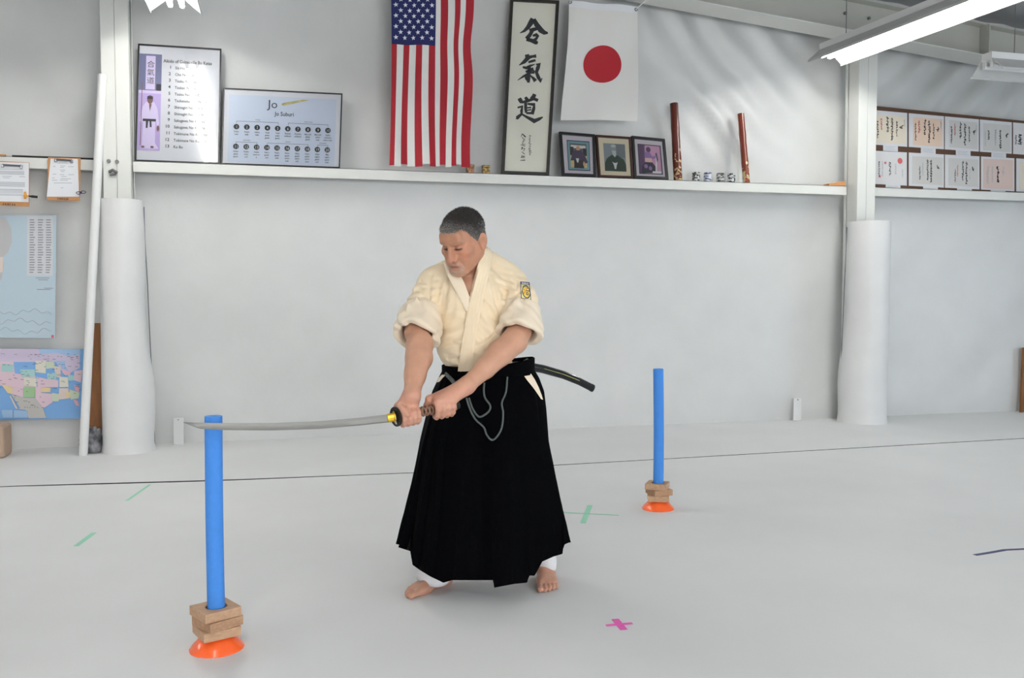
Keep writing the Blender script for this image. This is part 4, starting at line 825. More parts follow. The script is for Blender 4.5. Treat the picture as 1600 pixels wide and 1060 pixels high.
def np_mesh(name, V, Q, m, parent, smooth=True, relax=1):
    n = len(V)
    for it in range(relax):                   # light smoothing over the faces
        acc = np.zeros_like(V); cnt = np.zeros(n)
        for a in range(4):
            for b in (1, 3): np.add.at(acc, Q[:, a], V[Q[:, (a + b) % 4]]); np.add.at(cnt, Q[:, a], 1)
        V = V * .5 + .5 * acc / np.maximum(cnt, 1)[:, None]
    me = bpy.data.meshes.new(name); me.vertices.add(n); me.vertices.foreach_set('co', V.astype(np.float32).ravel())
    me.loops.add(len(Q) * 4); me.loops.foreach_set('vertex_index', Q.astype(np.int32).ravel()); me.polygons.add(len(Q)); me.polygons.foreach_set('loop_start', np.arange(0, len(Q) * 4, 4, dtype=np.int32))
    me.update(calc_edges=True); me.validate(); me.materials.append(M[m] if isinstance(m, str) else m)
    o = bpy.data.objects.new(name, me); COL.objects.link(o); o.parent = parent
    me.polygons.foreach_set('use_smooth', [True] * len(me.polygons)); return o, V
def paint(o, cols):
    a = o.data.color_attributes.new('tint', 'FLOAT_COLOR', 'POINT'); c = np.ones((len(cols), 4), np.float32); c[:, :3] = cols; a.data.foreach_set('color', c.ravel())
def tint_mat(name, rough, bump=0, bscale=100, sss=0.0, noise=0.0, nscale=60, sheen=0.0, spec=.4):
    m = mat(name, (.5, .5, .5), rough, bump=bump, bscale=bscale, sss=sss, sheen=sheen, spec=spec); nt = m.node_tree; bs = nt.nodes['Principled BSDF']
    at = nt.nodes.new('ShaderNodeAttribute'); at.attribute_name = 'tint'
    if noise:
        tc = nt.nodes.new('ShaderNodeTexCoord'); n = nt.nodes.new('ShaderNodeTexNoise'); n.inputs['Scale'].default_value = nscale; n.inputs['Detail'].default_value = 4; nt.links.new(tc.outputs['Object'], n.inputs[0])
        mr = nt.nodes.new('ShaderNodeMapRange'); mr.inputs[1].default_value = .3; mr.inputs[2].default_value = .7; mr.inputs[3].default_value = 1 - noise; mr.inputs[4].default_value = 1 + noise; nt.links.new(n.outputs[0], mr.inputs[0])
        mx = nt.nodes.new('ShaderNodeVectorMath'); mx.operation = 'SCALE'; nt.links.new(at.outputs['Color'], mx.inputs[0]); nt.links.new(mr.outputs[0], mx.inputs[3]); nt.links.new(mx.outputs[0], bs.inputs['Base Color'])
    else: nt.links.new(at.outputs['Color'], bs.inputs['Base Color'])
    return m
M['skin'] = tint_mat('skin', .45, bump=.10, bscale=160, sss=.12, noise=.05, nscale=30)
M['hairm'] = tint_mat('short_grey_hair', .6, bump=.9, bscale=260, noise=.55, nscale=210)
M['gi'] = mat('cream_cotton', srgb(243, 224, 192), .85, bump=.16, bscale=420, var=.05, vscale=14, sheen=.15, detail=2)
M['gi2'] = mat('cream_cotton_inside', srgb(240, 224, 200), .85, bump=.14, bscale=420, var=.04, vscale=14, sheen=.15)
M['hak'] = mat('black_cotton', (.0014, .0015, .0022), .85, bump=.12, bscale=300, spec=.04)
M['trouser'] = mat('white_cotton', srgb(236, 236, 238), .85, bump=.15, bscale=300)
person = thing('person', 'person in cream jacket and black pleated trousers swinging a sword', 'person', (PORG.x, PORG.y, 0), -YAW)
# --- head frame
HC = J(723.5, 373, -.175); HY, HP, HR = math.radians(33), math.radians(26), math.radians(3)
HM = np.array((Matrix.Rotation(-HY, 3, 'Z') @ Matrix.Rotation(HP, 3, 'X') @ Matrix.Rotation(HR, 3, 'Y')))
HS = 1.04
def H(x, y, z): return Vector(HM @ (np.array((x, y, z)) * HS)) + HC
# --- sword axis
TS = J(618.5, 651.5, -.49); PM = J(717, 632.5, -.385)
SA = (TS - PM).normalized(); SV = Vector((0, -1, 0)); SV = (SV - SA * SV.dot(SA)).normalized(); SU = SA.cross(SV); SU = SU if SU.z > 0 else -SU
def G(s, phi, r):                             # distance from the guard along the grip, angle (0 top, 90 to the camera), radius
    p = math.radians(phi); return TS - SA * s + (SU * math.cos(p) + SV * math.sin(p)) * r
# --- arms (image left = his right)
sh_l, el_l, wr_l = J(680, 446, -.02), J(657, 538, -.255), J(643, 619, -.455)
sh_r, el_r, wr_r = J(790, 446, .01), J(804, 532, -.20), J(729, 603, -.37)
# --- skin: one continuous body
def axis_steps(*segs):
    out = []
    for a, b, st in segs: out.append(np.arange(a, b - 1e-6, st))
    return np.concatenate(out)
gx = axis_steps((-.42, .36, .0027)); gy = axis_steps((-.62, -.0, .0027), (.0, .30, .005))
gz = axis_steps((-.012, .13, .0028), (.13, .70, .014), (.70, 1.06, .0027), (1.06, 1.36, .005), (1.36, 1.70, .0024))
B = Field(gx, gy, gz)
# torso and legs under the clothes
B.ell(J(740, 482, -.04), (.13, .085, .15), .05); B.ell(J(745, 550, -.02), (.13, .10, .12), .05); B.ell(J(752, 612, .02), (.15, .11, .10), .05)
nb = J(741, 432, -.05)
B.cap(nb, H(.0, .03, -.06), .062, .056, .03)
B.ell(J(733, 452, -.105), (.055, .045, .06), .04)
B.cap(J(741, 446, -.01), sh_l, .042, .045, .04); B.cap(J(741, 446, -.01), sh_r, .042, .045, .04)
# feet positions (ground)
def gp(px, py): w = on_z(px, py); return Vector((w.dot(RGT) - PX0, w.dot(FWD) - PD, 0))
toe_l, ank_l = gp(634, 934), gp(690, 916); toe_r, ank_r = gp(856, 925), gp(852, 900)
ank_r = toe_r + (ank_r - toe_r).normalized() * .19; ank_l = toe_l + (ank_l - toe_l).normalized() * .20
kn_l, kn_r = Vector((-.16, -.08, .47)), Vector((.20, -.02, .47))
B.chain([J(735, 620, .01), kn_l, Vector((ank_l.x, ank_l.y, .11))], [.085, .058, .04], .03); B.chain([J(775, 620, .02), kn_r, Vector((ank_r.x, ank_r.y, .11))], [.085, .058, .04], .03)
def foot(toe, ank, inner):                    # inner = side of the big toe (+1 right of the toe direction)
    f = (toe - ank).normalized(); s = Vector((f.y, -f.x, 0)) * inner
    P = lambda a, b, z: ank + f * a + s * b + Vector((0, 0, z))
    B.cap(P(.0, 0, .13), P(-.005, 0, .055), .038, .036, .02); B.ell(P(-.035, 0, .028), (.032, .032, .030), .02); B.cap(P(-.02, 0, .03), P(.06, .004, .035), .03, .032, .02)
    B.cap(P(.02, .008, .06), P(.12, .014, .026), .034, .022, .025); B.cap(P(.02, -.012, .04), P(.115, -.026, .018), .028, .018, .025)
    B.cap(P(.10, .028, .02), P(.15, .030, .018), .021, .019, .02); B.cap(P(.10, 0, .02), P(.145, -.005, .017), .02, .017, .02); B.cap(P(.09, -.026, .017), P(.13, -.03, .016), .018, .016, .02)
    for i, (off, a0, ln, r) in enumerate(((.032, .155, .045, .0135), (.011, .157, .042, .0098), (-.007, .150, .038, .0093), (-.024, .141, .032, .0088), (-.038, .130, .026, .0085))):
        B.chain([P(a0, off, .017), P(a0 + ln * .55, off * 1.04, .018 if i else .017), P(a0 + ln, off * 1.06, r + .0005)], [r * 1.05, r * .92, r], .005)
foot(toe_l, ank_l, -1); foot(toe_r, ank_r, 1)
# arms
cl0, cl1 = J(656, 494, -.12), J(651, 520, -.19); cr0, cr1 = J(812, 491, -.09), J(811, 518, -.15)
B.chain([sh_l, J(662, 478, -.075), cl0, cl1, el_l], [.052, .046, .046, .047, .049], .02); B.chain([sh_r, J(808, 472, -.04), cr0, cr1, el_r], [.052, .046, .047, .049, .051], .02)
def forearm(el, wr, side):
    d = wr - el; B.chain([el, el + d * .28 + Vector((side * .006, 0, 0)), el + d * .62, wr], [.050, .0495, .040, .0315], .02)
    B.cap(el + d * .05 + Vector((-side * .012, -.012, 0)), el + d * .45 + Vector((-side * .006, -.012, 0)), .038, .030, .03)
forearm(el_l, wr_l, 1); forearm(el_r, wr_r, -1)
# image-left hand: palm behind the grip, fingers coming up in front
HL = [(.025, .0098), (.0455, .0102), (.0655, .0098), (.084, .0088)]
for i, (s, r) in enumerate(HL):
    mc, p1, p2, tp = G(s + .002, 232, .040), G(s, 150, .0335), G(s, 82, .0290), G(s + .001, 28, .0275)
    B.cap(wr_l + (mc - wr_l) * .25, mc, .017, .0135, .016)
    B.chain([mc, G(s, 190, .0375), p1, G(s, 118, .0315), p2, tp], [r * 1.18, r * 1.1, r * 1.06, r, r * .98, r * .86], .0035)
B.cap(wr_l, G(.035, 285, .034), .029, .022, .02); B.cap(wr_l, G(.068, 285, .036), .028, .022, .02); B.cap(G(.03, 270, .033), G(.07, 262, .034), .02, .02, .015)
B.chain([wr_l + SA * .012, G(.024, 318, .044), G(.0225, 2, .034), G(.026, 52, .0335), G(.036, 84, .041)], [.024, .0165, .0130, .0115, .0095], .010)
# image-right hand: palm over the grip, knuckles towards the camera
for i, (s, r) in enumerate([(.158, .0102), (.180, .0105), (.201, .0102), (.221, .0092)]):
    mc, p1, p2, tp = G(s + .004, 48 + i * 4, .043), G(s, 128, .036), G(s + .001, 196, .0305), G(s + .002, 250, .0275)
    B.cap(wr_r + (mc - wr_r) * .2, mc, .0185, .0145, .016)
    B.chain([mc, G(s + .002, 90, .0415), p1, G(s, 165, .033), p2, tp], [r * 1.28, r * 1.18, r * 1.08, r, r * .98, r * .86], .004)
    B.ell(mc + (SU * .5 + SV * .7) * .006, (.009, .009, .009), .008)
B.cap(wr_r, G(.175, 15, .036), .030, .021, .02); B.cap(wr_r, G(.215, 20, .036), .029, .021, .02); B.cap(G(.17, 5, .03), G(.215, 5, .031), .02, .02, .015)
B.chain([wr_r + SA * .022, G(.150, 340, .042), G(.138, 300, .032), G(.128, 262, .030)], [.022, .017, .0125, .0105], .010)
# head
e = lambda c, r, k, sub=False: B.ell(H(*c), np.array(r) * HS, k, HM, sub)
cp = lambda a, b, r0, r1, k, sub=False: B.cap(H(*a), H(*b), r0 * HS, r1 * HS, k, sub)
e((0, .012, .032), (.076, .098, .084), .02); e((0, -.022, -.03), (.063, .074, .088), .03)
for s in (-1, 1):
    cp((s * .058, .012, -.055), (s * .022, -.072, -.104), .019, .021, .03)     # jaw
    e((s * .046, -.058, -.030), (.024, .022, .021), .022)                       # cheekbone
    e((s * .036, -.062, -.068), (.020, .02, .022), .02)
e((0, -.079, -.112), (.026, .017, .019), .014); cp((0, -.03, -.098), (0, .02, -.06), .035, .045, .03)
cp((-.034, -.079, .022), (.034, -.079, .022), .016, .016, .018); e((0, -.078, .045), (.048, .020, .026), .02)
for s in (-1, 1):
    e((s * .0305, -.1040, -.001), (.0190, .0230, .0125), .007, True)            # socket
    e((s * .0300, -.0785, -.0025), (.0155, .0122, .0110), .003)                 # lowered lid
    cp((s * .016, -.0905, -.0105), (s * .044, -.0815, -.0095), .0024, .0020, .002, True)   # lid edge
    cp((s * .016, -.0930, .0070), (s * .044, -.0830, .0065), .0016, .0016, .003, True)     # fold above the lid
    cp((s * .013, -.0975, .0150), (s * .046, -.0845, .0165), .0068, .0046, .006)   # brow
    e((s * .0295, -.0835, -.0200), (.014, .007, .0052), .006)                   # pouch under the eye
cp((0, -.0920, .012), (0, -.1130, -.040), .0078, .0112, .008); e((0, -.1140, -.0460), (.0130, .0120, .0112), .005)
for s in (-1, 1): e((s * .0150, -.1010, -.0490), (.0090, .0110, .0090), .004); e((s * .0140, -.0900, -.0400), (.0100, .0130, .0120), .008)
for s in (-1, 1): e((s * .0070, -.1085, -.0575), (.0046, .0055, .0034), .002, True)
e((0, -.0885, -.074), (.031, .0140, .0215), .012)
cp((-.020, -.0935, -.0735), (.020, -.0935, -.0735), .0048, .0048, .004); cp((-.016, -.0935, -.0845), (.016, -.0935, -.0845), .0056, .0056, .005)
cp((-.027, -.0965, -.0790), (0, -.1003, -.0790), .0020, .0024, .003, True); cp((.027, -.0965, -.0790), (0, -.1003, -.0790), .0020, .0024, .003, True)
cp((-.014, -.0965, -.0935), (.014, -.0965, -.0935), .0036, .0036, .006, True)
for s in (-1, 1): cp((s * .0255, -.0940, -.054), (s * .036, -.0850, -.078), .0030, .0022, .006, True)      # fold beside the mouth
for s in (-1, 1):                                                              # ears
    ER = HM @ np.array(Matrix.Rotation(s * math.radians(-18), 3, 'Z')) @ np.array(Matrix.Rotation(math.radians(-8), 3, 'X'))
    B.ell(H(s * .0795, .020, -.016), np.array((.0085, .021, .033)) * HS, .006, ER); B.ell(H(s * .0880, .009, -.012), np.array((.0095, .0125, .0205)) * HS, .003, ER, True); B.ell(H(s * .081, .010, -.042), np.array((.007, .010, .011)) * HS, .006, ER)
V, Q = B.mesh(); del B
body, V = np_mesh('body', V, Q, 'skin', person, relax=1)
# skin tint: tan, lips, mouth line, brows, stubble, lashes, nails; shade painted above lids
C = np.empty((len(V), 3)); C[:] = srgb(200, 152, 126)
hl = (V - np.array(HC)) @ HM / HS; inh = (V[:, 2] > HC.z - .15) & (np.abs(hl[:, 0]) < .11)
def blend(w, col):
    w = np.clip(w, 0, 1)[:, None]; C[:] = C * (1 - w) + np.array(srgb(*col)) * w
g3 = lambda c, r: np.exp(-sum(((hl[:, i] - c[i]) / r[i]) ** 2 for i in range(3))) * inh
nzv = np.array([mnoise.noise(Vector(p) * 260) for p in hl[inh]]); nv = np.zeros(len(V)); nv[inh] = nzv
blend(.75 * inh, (180, 126, 98))
for s in (-1, 1): blend(.40 * g3((s * .045, -.07, -.035), (.025, .03, .02)), (206, 130, 106))
blend(.45 * g3((0, -.115, -.042), (.014, .014, .012)), (204, 128, 108))
blend(.55 * g3((0, -.098, -.079), (.024, .012, .009)), (170, 108, 96)); blend(.5 * g3((0, -.094, -.079), (.026, .014, .0022)), (96, 56, 48))
beard = np.maximum(g3((0, -.095, -.108), (.032, .035, .017)), .75 * np.maximum(g3((.029, -.088, -.090), (.009, .03, .022)), g3((-.029, -.088, -.090), (.009, .03, .022))))
beard = np.maximum(beard, .7 * g3((0, -.1, -.0655), (.027, .015, .006)))
blend(beard * (.62 + .9 * nv), (186, 172, 162)); blend(.5 * beard * np.clip(nv * 3 - .3, 0, 1), (110, 96, 90))
for s in (-1, 1):
    for t_ in np.linspace(0, 1, 7): blend(.42 * g3((s * (.016 + .032 * t_), -.096 + .012 * t_, .018 + .004 * math.sin(t_ * 3)), (.006, .01, .0042)) * (1 + nv), (128, 104, 92))
    for t_ in np.linspace(0, 1, 7): blend(.95 * g3((s * (.018 + .024 * t_), -.087, -.0100 + .002 * abs(t_ - .5)), (.0045, .012, .0034)), (52, 32, 27))
    blend(.35 * g3((s * .030, -.09, .004), (.016, .012, .006)), (160, 104, 84))  # painted shade in the fold above the eyelid
hand = ((V[:, 2] < wr_l.z + .03) & (V[:, 2] > .6) & (V[:, 1] < -.2)); blend(.45 * hand, (208, 150, 132))
ft = (V[:, 2] < .12); blend(.45 * ft, (196, 142, 122))
paint(body, C)
# hair: close cropped
hx = np.arange(HC.x - .14, HC.x + .14, .0028); hy = np.arange(HC.y - .15, HC.y + .15, .0028); hz = np.arange(HC.z - .12, HC.z + .16, .0028)
Fh = Field(hx, hy, hz); Fh.ell(H(0, .0125, .031), np.array((.0800, .1000, .0885)) * HS, .02, HM)
Fh.ell(H(0, -.056, .056), np.array((.054, .038, .034)) * HS, .02, HM)
Fh.cap(H(.030, .052, -.030), H(-.030, .052, -.030), .036 * HS, .036 * HS, .03)
X, Y, Z = np.meshgrid(hx - HC.x, hy - HC.y, hz - HC.z, indexing='ij'); P3 = np.stack([X, Y, Z], -1) @ HM / HS
lx, ly, lz = P3[..., 0], P3[..., 1], P3[..., 2]
ax = np.abs(lx)
hline = np.interp(ly, [-.12, -.088, -.07, -.052, -.035, -.018, -.006, .004, .012, .05, .11], [.052, .050, .064, .058, .026, .004, -.014, -.020, .010, .010, -.065]) + .010 * np.clip(ax / .06, 0, 1) * (ly < -.06)
hline = hline + .004 * np.sin(lx * 310 + ly * 200) * np.cos(ly * 260 + 1)
cut = (hline - lz) * .8
tex = .0016 * np.sin(lx * 700 + 3 * np.sin(lz * 200)) * np.sin(ly * 640 + 2 * np.sin(lx * 260)) * np.sin(lz * 590)
Fh.D = np.maximum(Fh.D + tex.astype(np.float32), cut.astype(np.float32))
V, Q = Fh.mesh(); hair, V = np_mesh('hair', V, Q, 'hairm', person, relax=1)
hl = (V - np.array(HC)) @ HM / HS
w = np.clip(1.1 - (hl[:, 2] - np.interp(hl[:, 1], [-.1, -.05, 0, .05, .1], [.055, .035, -.01, .0, -.05])) / .065, 0, 1) * .80
w = np.clip(w + .35 * np.clip((-hl[:, 1] - .05) / .05, 0, 1), 0, 1)
C = (1 - w)[:, None] * np.array(srgb(50, 45, 43)) + w[:, None] * np.array(srgb(112, 108, 104)); paint(hair, C)

me_h = hair.data; nrm = np.zeros(len(me_h.vertices) * 3, np.float32); me_h.vertices.foreach_get('normal', nrm); nrm = nrm.reshape(-1, 3)
pick = rng.choice(len(V), 15000); vs = np.empty((len(pick) * 3, 3)); cs = np.empty((len(pick) * 3, 3))
flow = HM @ np.array((0, -.8, -.35))
for a_, k in enumerate(pick):
    n_ = nrm[k] / max(np.linalg.norm(nrm[k]), 1e-6); dr = n_ * .42 + flow * (.6 if hl[k, 1] < .03 else -.25) + rng.normal(0, .30, 3); dr /= np.linalg.norm(dr)
    ln = rng.uniform(.006, .011) * (.7 if hl[k, 2] < .03 else 1.0); sd_ = np.cross(dr, rng.normal(0, 1, 3)); sd_ /= np.linalg.norm(sd_)
    p_ = V[k] - n_ * .002; vs[a_ * 3] = p_ + sd_ * .0009; vs[a_ * 3 + 1] = p_ - sd_ * .0009; vs[a_ * 3 + 2] = p_ + dr * ln
    g_ = w[k] > rng.uniform(0, 1.05) if True else 0; c_ = np.array(srgb(186, 182, 178) if g_ else srgb(52, 46, 44)) * rng.uniform(.7, 1.2); cs[a_ * 3:a_ * 3 + 3] = c_
me = bpy.data.meshes.new('hair_strands'); me.from_pydata([tuple(p) for p in vs], [], [(3 * i, 3 * i + 1, 3 * i + 2) for i in range(len(pick))]); M['strand'] = tint_mat('hair_strand', .5); me.materials.append(M['strand'])
o = bpy.data.objects.new('hair_strands', me); COL.objects.link(o); o.parent = hair; paint(o, cs); o['kind'] = 'stuff'
# --- jacket
gx = np.arange(-.42, .36, .0040); gy = np.arange(-.36, .24, .0040); gz = np.arange(.72, 1.52, .0040)
K = Field(gx, gy, gz)
K.ell(J(739, 476, -.05), (.170, .128, .150), .04); K.ell(J(743, 540, -.055), (.168, .150, .135), .05); K.ell(J(752, 600, .01), (.160, .118, .12), .05)
K.cap(J(727, 440, -.02), J(690, 448, -.02), .070, .070, .05); K.cap(J(757, 440, .0), J(784, 448, .01), .070, .072, .05); K.ell(J(763, 582, -.01), (.186, .135, .05), .03)
K.cap(J(742, 412, .0), J(738, 440, -.05), .058, .08, .04); K.cap(J(757, 404, .0), J(790, 428, .01), .045, .058, .03); K.cap(J(716, 412, -.02), J(684, 434, -.02), .042, .055, .03)
K.chain([J(679, 444, -.02), J(662, 478, -.085), cl0], [.075, .070, .064], .012); K.chain([J(796, 444, .01), J(811, 472, -.05), cr0], [.080, .080, .070], .012)
# soft wrinkles: pulls from the armpits and rings on the sleeves
X, Y, Z = K.grids((slice(None),) * 3)
def wr_band(c, n, freq, amp, rad, ph=0.0):
    d2 = ((X - c[0]) ** 2 + (Y - c[1]) ** 2 + (Z - c[2]) ** 2) / rad ** 2
    return amp * np.sin((X * n[0] + Y * n[1] + Z * n[2]) * freq + ph + 1.5 * np.sin(X * 23 + Z * 17)) * np.exp(-d2)
for c, n, fr, am, rd, ph in ((J(805, 455, -.08), (.25, 0, 1), 200, .006, .07, .4), (J(780, 480, -.13), (.8, 0, .6), 150, .0045, .09, 0), (J(660, 465, -.1), (-.2, 0, 1), 190, .0055, .08, 1), (J(688, 470, -.12), (.9, 0, -.35), 150, .005, .08, .5),
                             (J(700, 530, -.17), (.5, 0, -.85), 130, .004, .10, 0), (J(705, 572, -.17), (.35, 0, .9), 170, .0045, .07, 0), (J(770, 545, -.17), (.6, 0, .8), 120, .0042, .12, .3), (J(775, 430, -.09), (.5, 0, .8), 110, .003, .09, 0), (J(715, 500, -.17), (.2, 0, 1), 100, .003, .09, 0)):
    K.D += wr_band(c, n, fr, am, rd, ph).astype(np.float32)
# rolled cuffs: thick rings round each arm
def cuff(a, b, R, ri, ell_y, tilt):
    a, b = np.array(a), np.array(b); ax = (b - a) / np.linalg.norm(b - a); L = np.linalg.norm(b - a); mid = (a + b) / 2
    def body(rr, hl, rnd):
        def fn(X, Y, Z):
            x, y, z = X - mid[0], Y - mid[1], Z - mid[2]; t = x * ax[0] + y * ax[1] + z * ax[2]
            rad = np.sqrt(np.maximum(x * x + y * y * ell_y + z * z - t * t, 0)); th = np.arctan2(y, x)
            dr = rad - (rr - rnd) - .006 * np.sin(3 * th + 1) - .004 * np.sin(5 * th + t * 40) - tilt * t; dt = np.abs(t + .010 * np.sin(th * 2 + .5)) - (hl - rnd)
            return np.minimum(np.maximum(dr, dt), 0) + np.sqrt(np.maximum(dr, 0) ** 2 + np.maximum(dt, 0) ** 2) - rnd
        return fn
    m = R + L
    C_ = Field(np.arange(mid[0] - .16, mid[0] + .16, .0036), np.arange(mid[1] - .16, mid[1] + .16, .0036), np.arange(mid[2] - .16, mid[2] + .16, .0036))
    C_.op(body(R, L / 2 + .024, .014), mid - m, mid + m, .003)
    e_ = b + ax * .06; C_.cap(mid + ax * .012, e_, ri * .94, ri * 1.12, .012, sub=True); K.cap(mid + ax * .012, e_, ri * .94, ri * 1.12, .012, sub=True)
    X, Y, Z = C_.grids((slice(None),) * 3)   # folds of the rolled cloth
    C_.D += (.0030 * np.sin((X * .6 + Z * .8) * 130 + 2 * np.sin(Y * 40)) * np.exp(-((Y - mid[1] + .05) / .06) ** 2) + .0022 * np.sin(X * 90 + Z * 60)).astype(np.float32)
    np_mesh('rolled_cuff', *C_.mesh(), 'gi2', person, relax=1)
cuff(cl0, cl1, .095, .066, 1.0, .10); cuff(cr0, cr1, .094, .066, 1.0, .10)
# neck opening
K.cap(J(738, 432, -.08), H(0, .02, -.03), .056, .072, .012, sub=True)
ap = J(733, 468, -.2); t0 = J(712, 424, -.2); t1 = J(742, 424, -.2)
def vee(X, Y, Z):
    l = (ap.x + (t0.x - ap.x) * (Z - ap.z) / (t0.z - ap.z)) - X; r = X - (ap.x + (t1.x - ap.x) * (Z - ap.z) / (t1.z - ap.z))
    return np.maximum(np.maximum(l, r) * .8 + 0 * Y, Y + .085)
K.op(vee, (ap.x - .1, -.3, ap.z), (ap.x + .1, -.05, ap.z + .2), .006, sub=True)
from mathutils.bvhtree import BVHTree
def bvh_of(V, Q): return BVHTree.FromPolygons([tuple(p) for p in V], [tuple(int(i) for i in q) for q in Q])
def hit(bt, px, py, off, fb=-.15):
    h = bt.ray_cast(CAMP, camdir(px, py))
    if h[0] is None: return J(px, py, fb) - camdir(px, py) * off
    n = h[1] if h[1].dot(camdir(px, py)) < 0 else -h[1]
    return h[0] - camdir(px, py) * (off * .6) + n * (off * .4)
V, Q = K.mesh(); JT = bvh_of(V, Q)           # first pass: find the cloth, then press the creases into it
for pts, r, dep in (([(674, 412), (672, 430), (669, 455), (671, 480), (675, 496)], .007, .002), ([(692, 452), (687, 480), (684, 505), (685, 530)], .006, .0015), ([(703, 432), (697, 455), (692, 475)], .005, .0015),
                    ([(768, 428), (772, 450), (777, 475), (783, 492)], .007, .002), ([(784, 452), (789, 457), (787, 464)], .009, -.004), ([(790, 461), (800, 463), (811, 456)], .006, .001), ([(786, 470), (797, 468), (806, 470)], .006, .001), ([(688, 572), (700, 563), (716, 561)], .005, .002), ([(694, 580), (706, 574), (716, 573)], .005, .002), ([(690, 540), (704, 535), (716, 540)], .005, .002),
                    ([(742, 575), (756, 560), (775, 550)], .005, .002), ([(742, 545), (760, 535), (776, 520)], .005, .002), ([(640, 455), (652, 452), (664, 458)], .005, .0015), ([(645, 440), (656, 440), (667, 444)], .004, .0015), ([(800, 428), (806, 440), (806, 452)], .005, .0015), ([(752, 470), (764, 480), (772, 500)], .004, .0015)):
    P = [hit(JT, x, y, dep) for x, y in pts]
    for a_, b_ in zip(P, P[1:]):
        if (a_ - b_).length < .12: K.cap(a_, b_, r * 1.35, r * 1.35, .009, sub=True)
V, Q = K.mesh(); jacket, V = np_mesh('jacket', V, Q, 'gi', person, relax=1); JT = bvh_of(V, Q)
def band(name, m, rows, off, n=6, thick=.007, bt=None, sub=4, smooth_d=True, fixed=None):     # rows: (left px, left py, right px, right py) from top to bottom
    R = []
    for i in range(len(rows) - 1):
        for k in range(sub): R.append([rows[i][j] + (rows[i + 1][j] - rows[i][j]) * k / sub for j in range(4)])
    R.append(list(rows[-1])); pts = [[hit(bt or JT, r[0] + (r[2] - r[0]) * i / n, r[1] + (r[3] - r[1]) * i / n, off) for i in range(n + 1)] for r in R]
    if fixed:                                # rows whose depth is given stand free of the cloth, then run down onto it
        fe = fixed[-1][0] * sub; be = fe + 2 * sub
        for jr, r in enumerate(R):
            if jr >= be: continue
            for i in range(n + 1):
                px_, py_ = r[0] + (r[2] - r[0]) * i / n, r[1] + (r[3] - r[1]) * i / n
                dl, dr = [np.interp(min(jr, fe) / sub, [f_[0] for f_ in fixed], [f_[k] for f_ in fixed]) for k in (1, 2)]; dd = dl + (dr - dl) * i / n
                if jr > fe: dd += (pts[be][i].y - dd) * (jr - fe) / (be - fe)
                pts[jr][i] = J(px_, py_, dd)
    dep = np.array([[(p - CAMP).length for p in row] for row in pts])
    if smooth_d:
        for it in range(6):
            q = np.pad(dep, 1, mode='edge'); dep = np.minimum(dep, (q[:-2, 1:-1] + q[2:, 1:-1] + q[1:-1, :-2] + q[1:-1, 2:] + 4 * dep) / 8)
    b = MB(); m_ = len(R); vs = []
    for side in (0, 1):
        for j in range(m_):
            for i in range(n + 1):
                d = (pts[j][i] - CAMP).normalized(); ed = thick * .35 if i in (0, n) else 0
                vs.append(CAMP + d * (dep[j][i] + (thick * 1.6 if side else ed)))
    o = m_ * (n + 1); fs = []
    for j in range(m_ - 1):
        for i in range(n):
            a = j * (n + 1) + i; fs += [(a, a + n + 1, a + n + 2, a + 1), (o + a, o + a + 1, o + a + n + 2, o + a + n + 1)]
        a = j * (n + 1); fs += [(a, o + a, o + a + n + 1, a + n + 1)]; a += n; fs += [(a, a + n + 1, o + a + n + 1, o + a)]
    for a in (list(range(n)), ): fs += [(i, i + 1, o + i + 1, o + i) for i in a] + [((m_ - 1) * (n + 1) + i, o + (m_ - 1) * (n + 1) + i, o + (m_ - 1) * (n + 1) + i + 1, (m_ - 1) * (n + 1) + i + 1) for i in a]
    b.add(vs, fs); me_o = b.build(name, m, None, True, angle=60); me_o.parent = person; return me_o
lap = [(748, 384, 760, 384), (756, 388, 768, 392), (752, 400, 769, 402), (746, 416, 766, 419), (740, 436, 761, 440), (734, 460, 756, 464), (730, 490, 750, 492), (725, 520, 745, 522), (720, 550, 740, 552), (716, 582, 737, 585)]
band('lapel', 'gi2', [(692, 408, 704, 404), (698, 428, 718, 426), (708, 448, 727, 446), (720, 470, 735, 468), (727, 486, 735, 484)], .008, fixed=[(0, -.11, -.13), (1, -.155, -.17)])
lp = band('lapel', 'gi', lap, .012, fixed=[(0, -.03, .0), (1, -.12, -.05), (2, -.15, -.085), (3, -.175, -.13)])
for f_ in (.2, .4, .6, .8):                   # stitched rows along the lapel
    b = MB(); P = []
    for i in range(len(lap) - 1):
        for k in range(4):
            r = [lap[i][j] + (lap[i + 1][j] - lap[i][j]) * k / 4 for j in range(4)]; P.append(hit(JT, r[0] + (r[2] - r[0]) * f_, r[1] + (r[3] - r[1]) * f_, .0115))
    LB = bvh_of([v.co.copy() for v in lp.data.vertices], [list(p.vertices) for p in lp.data.polygons]) if f_ == .2 else LB
    P = [LB.ray_cast(CAMP, (p - CAMP).normalized())[0] or p for p in P]
    b.tube(P, .0011, 4); o = b.build('stitch_row', 'gi2', None); o.parent = lp
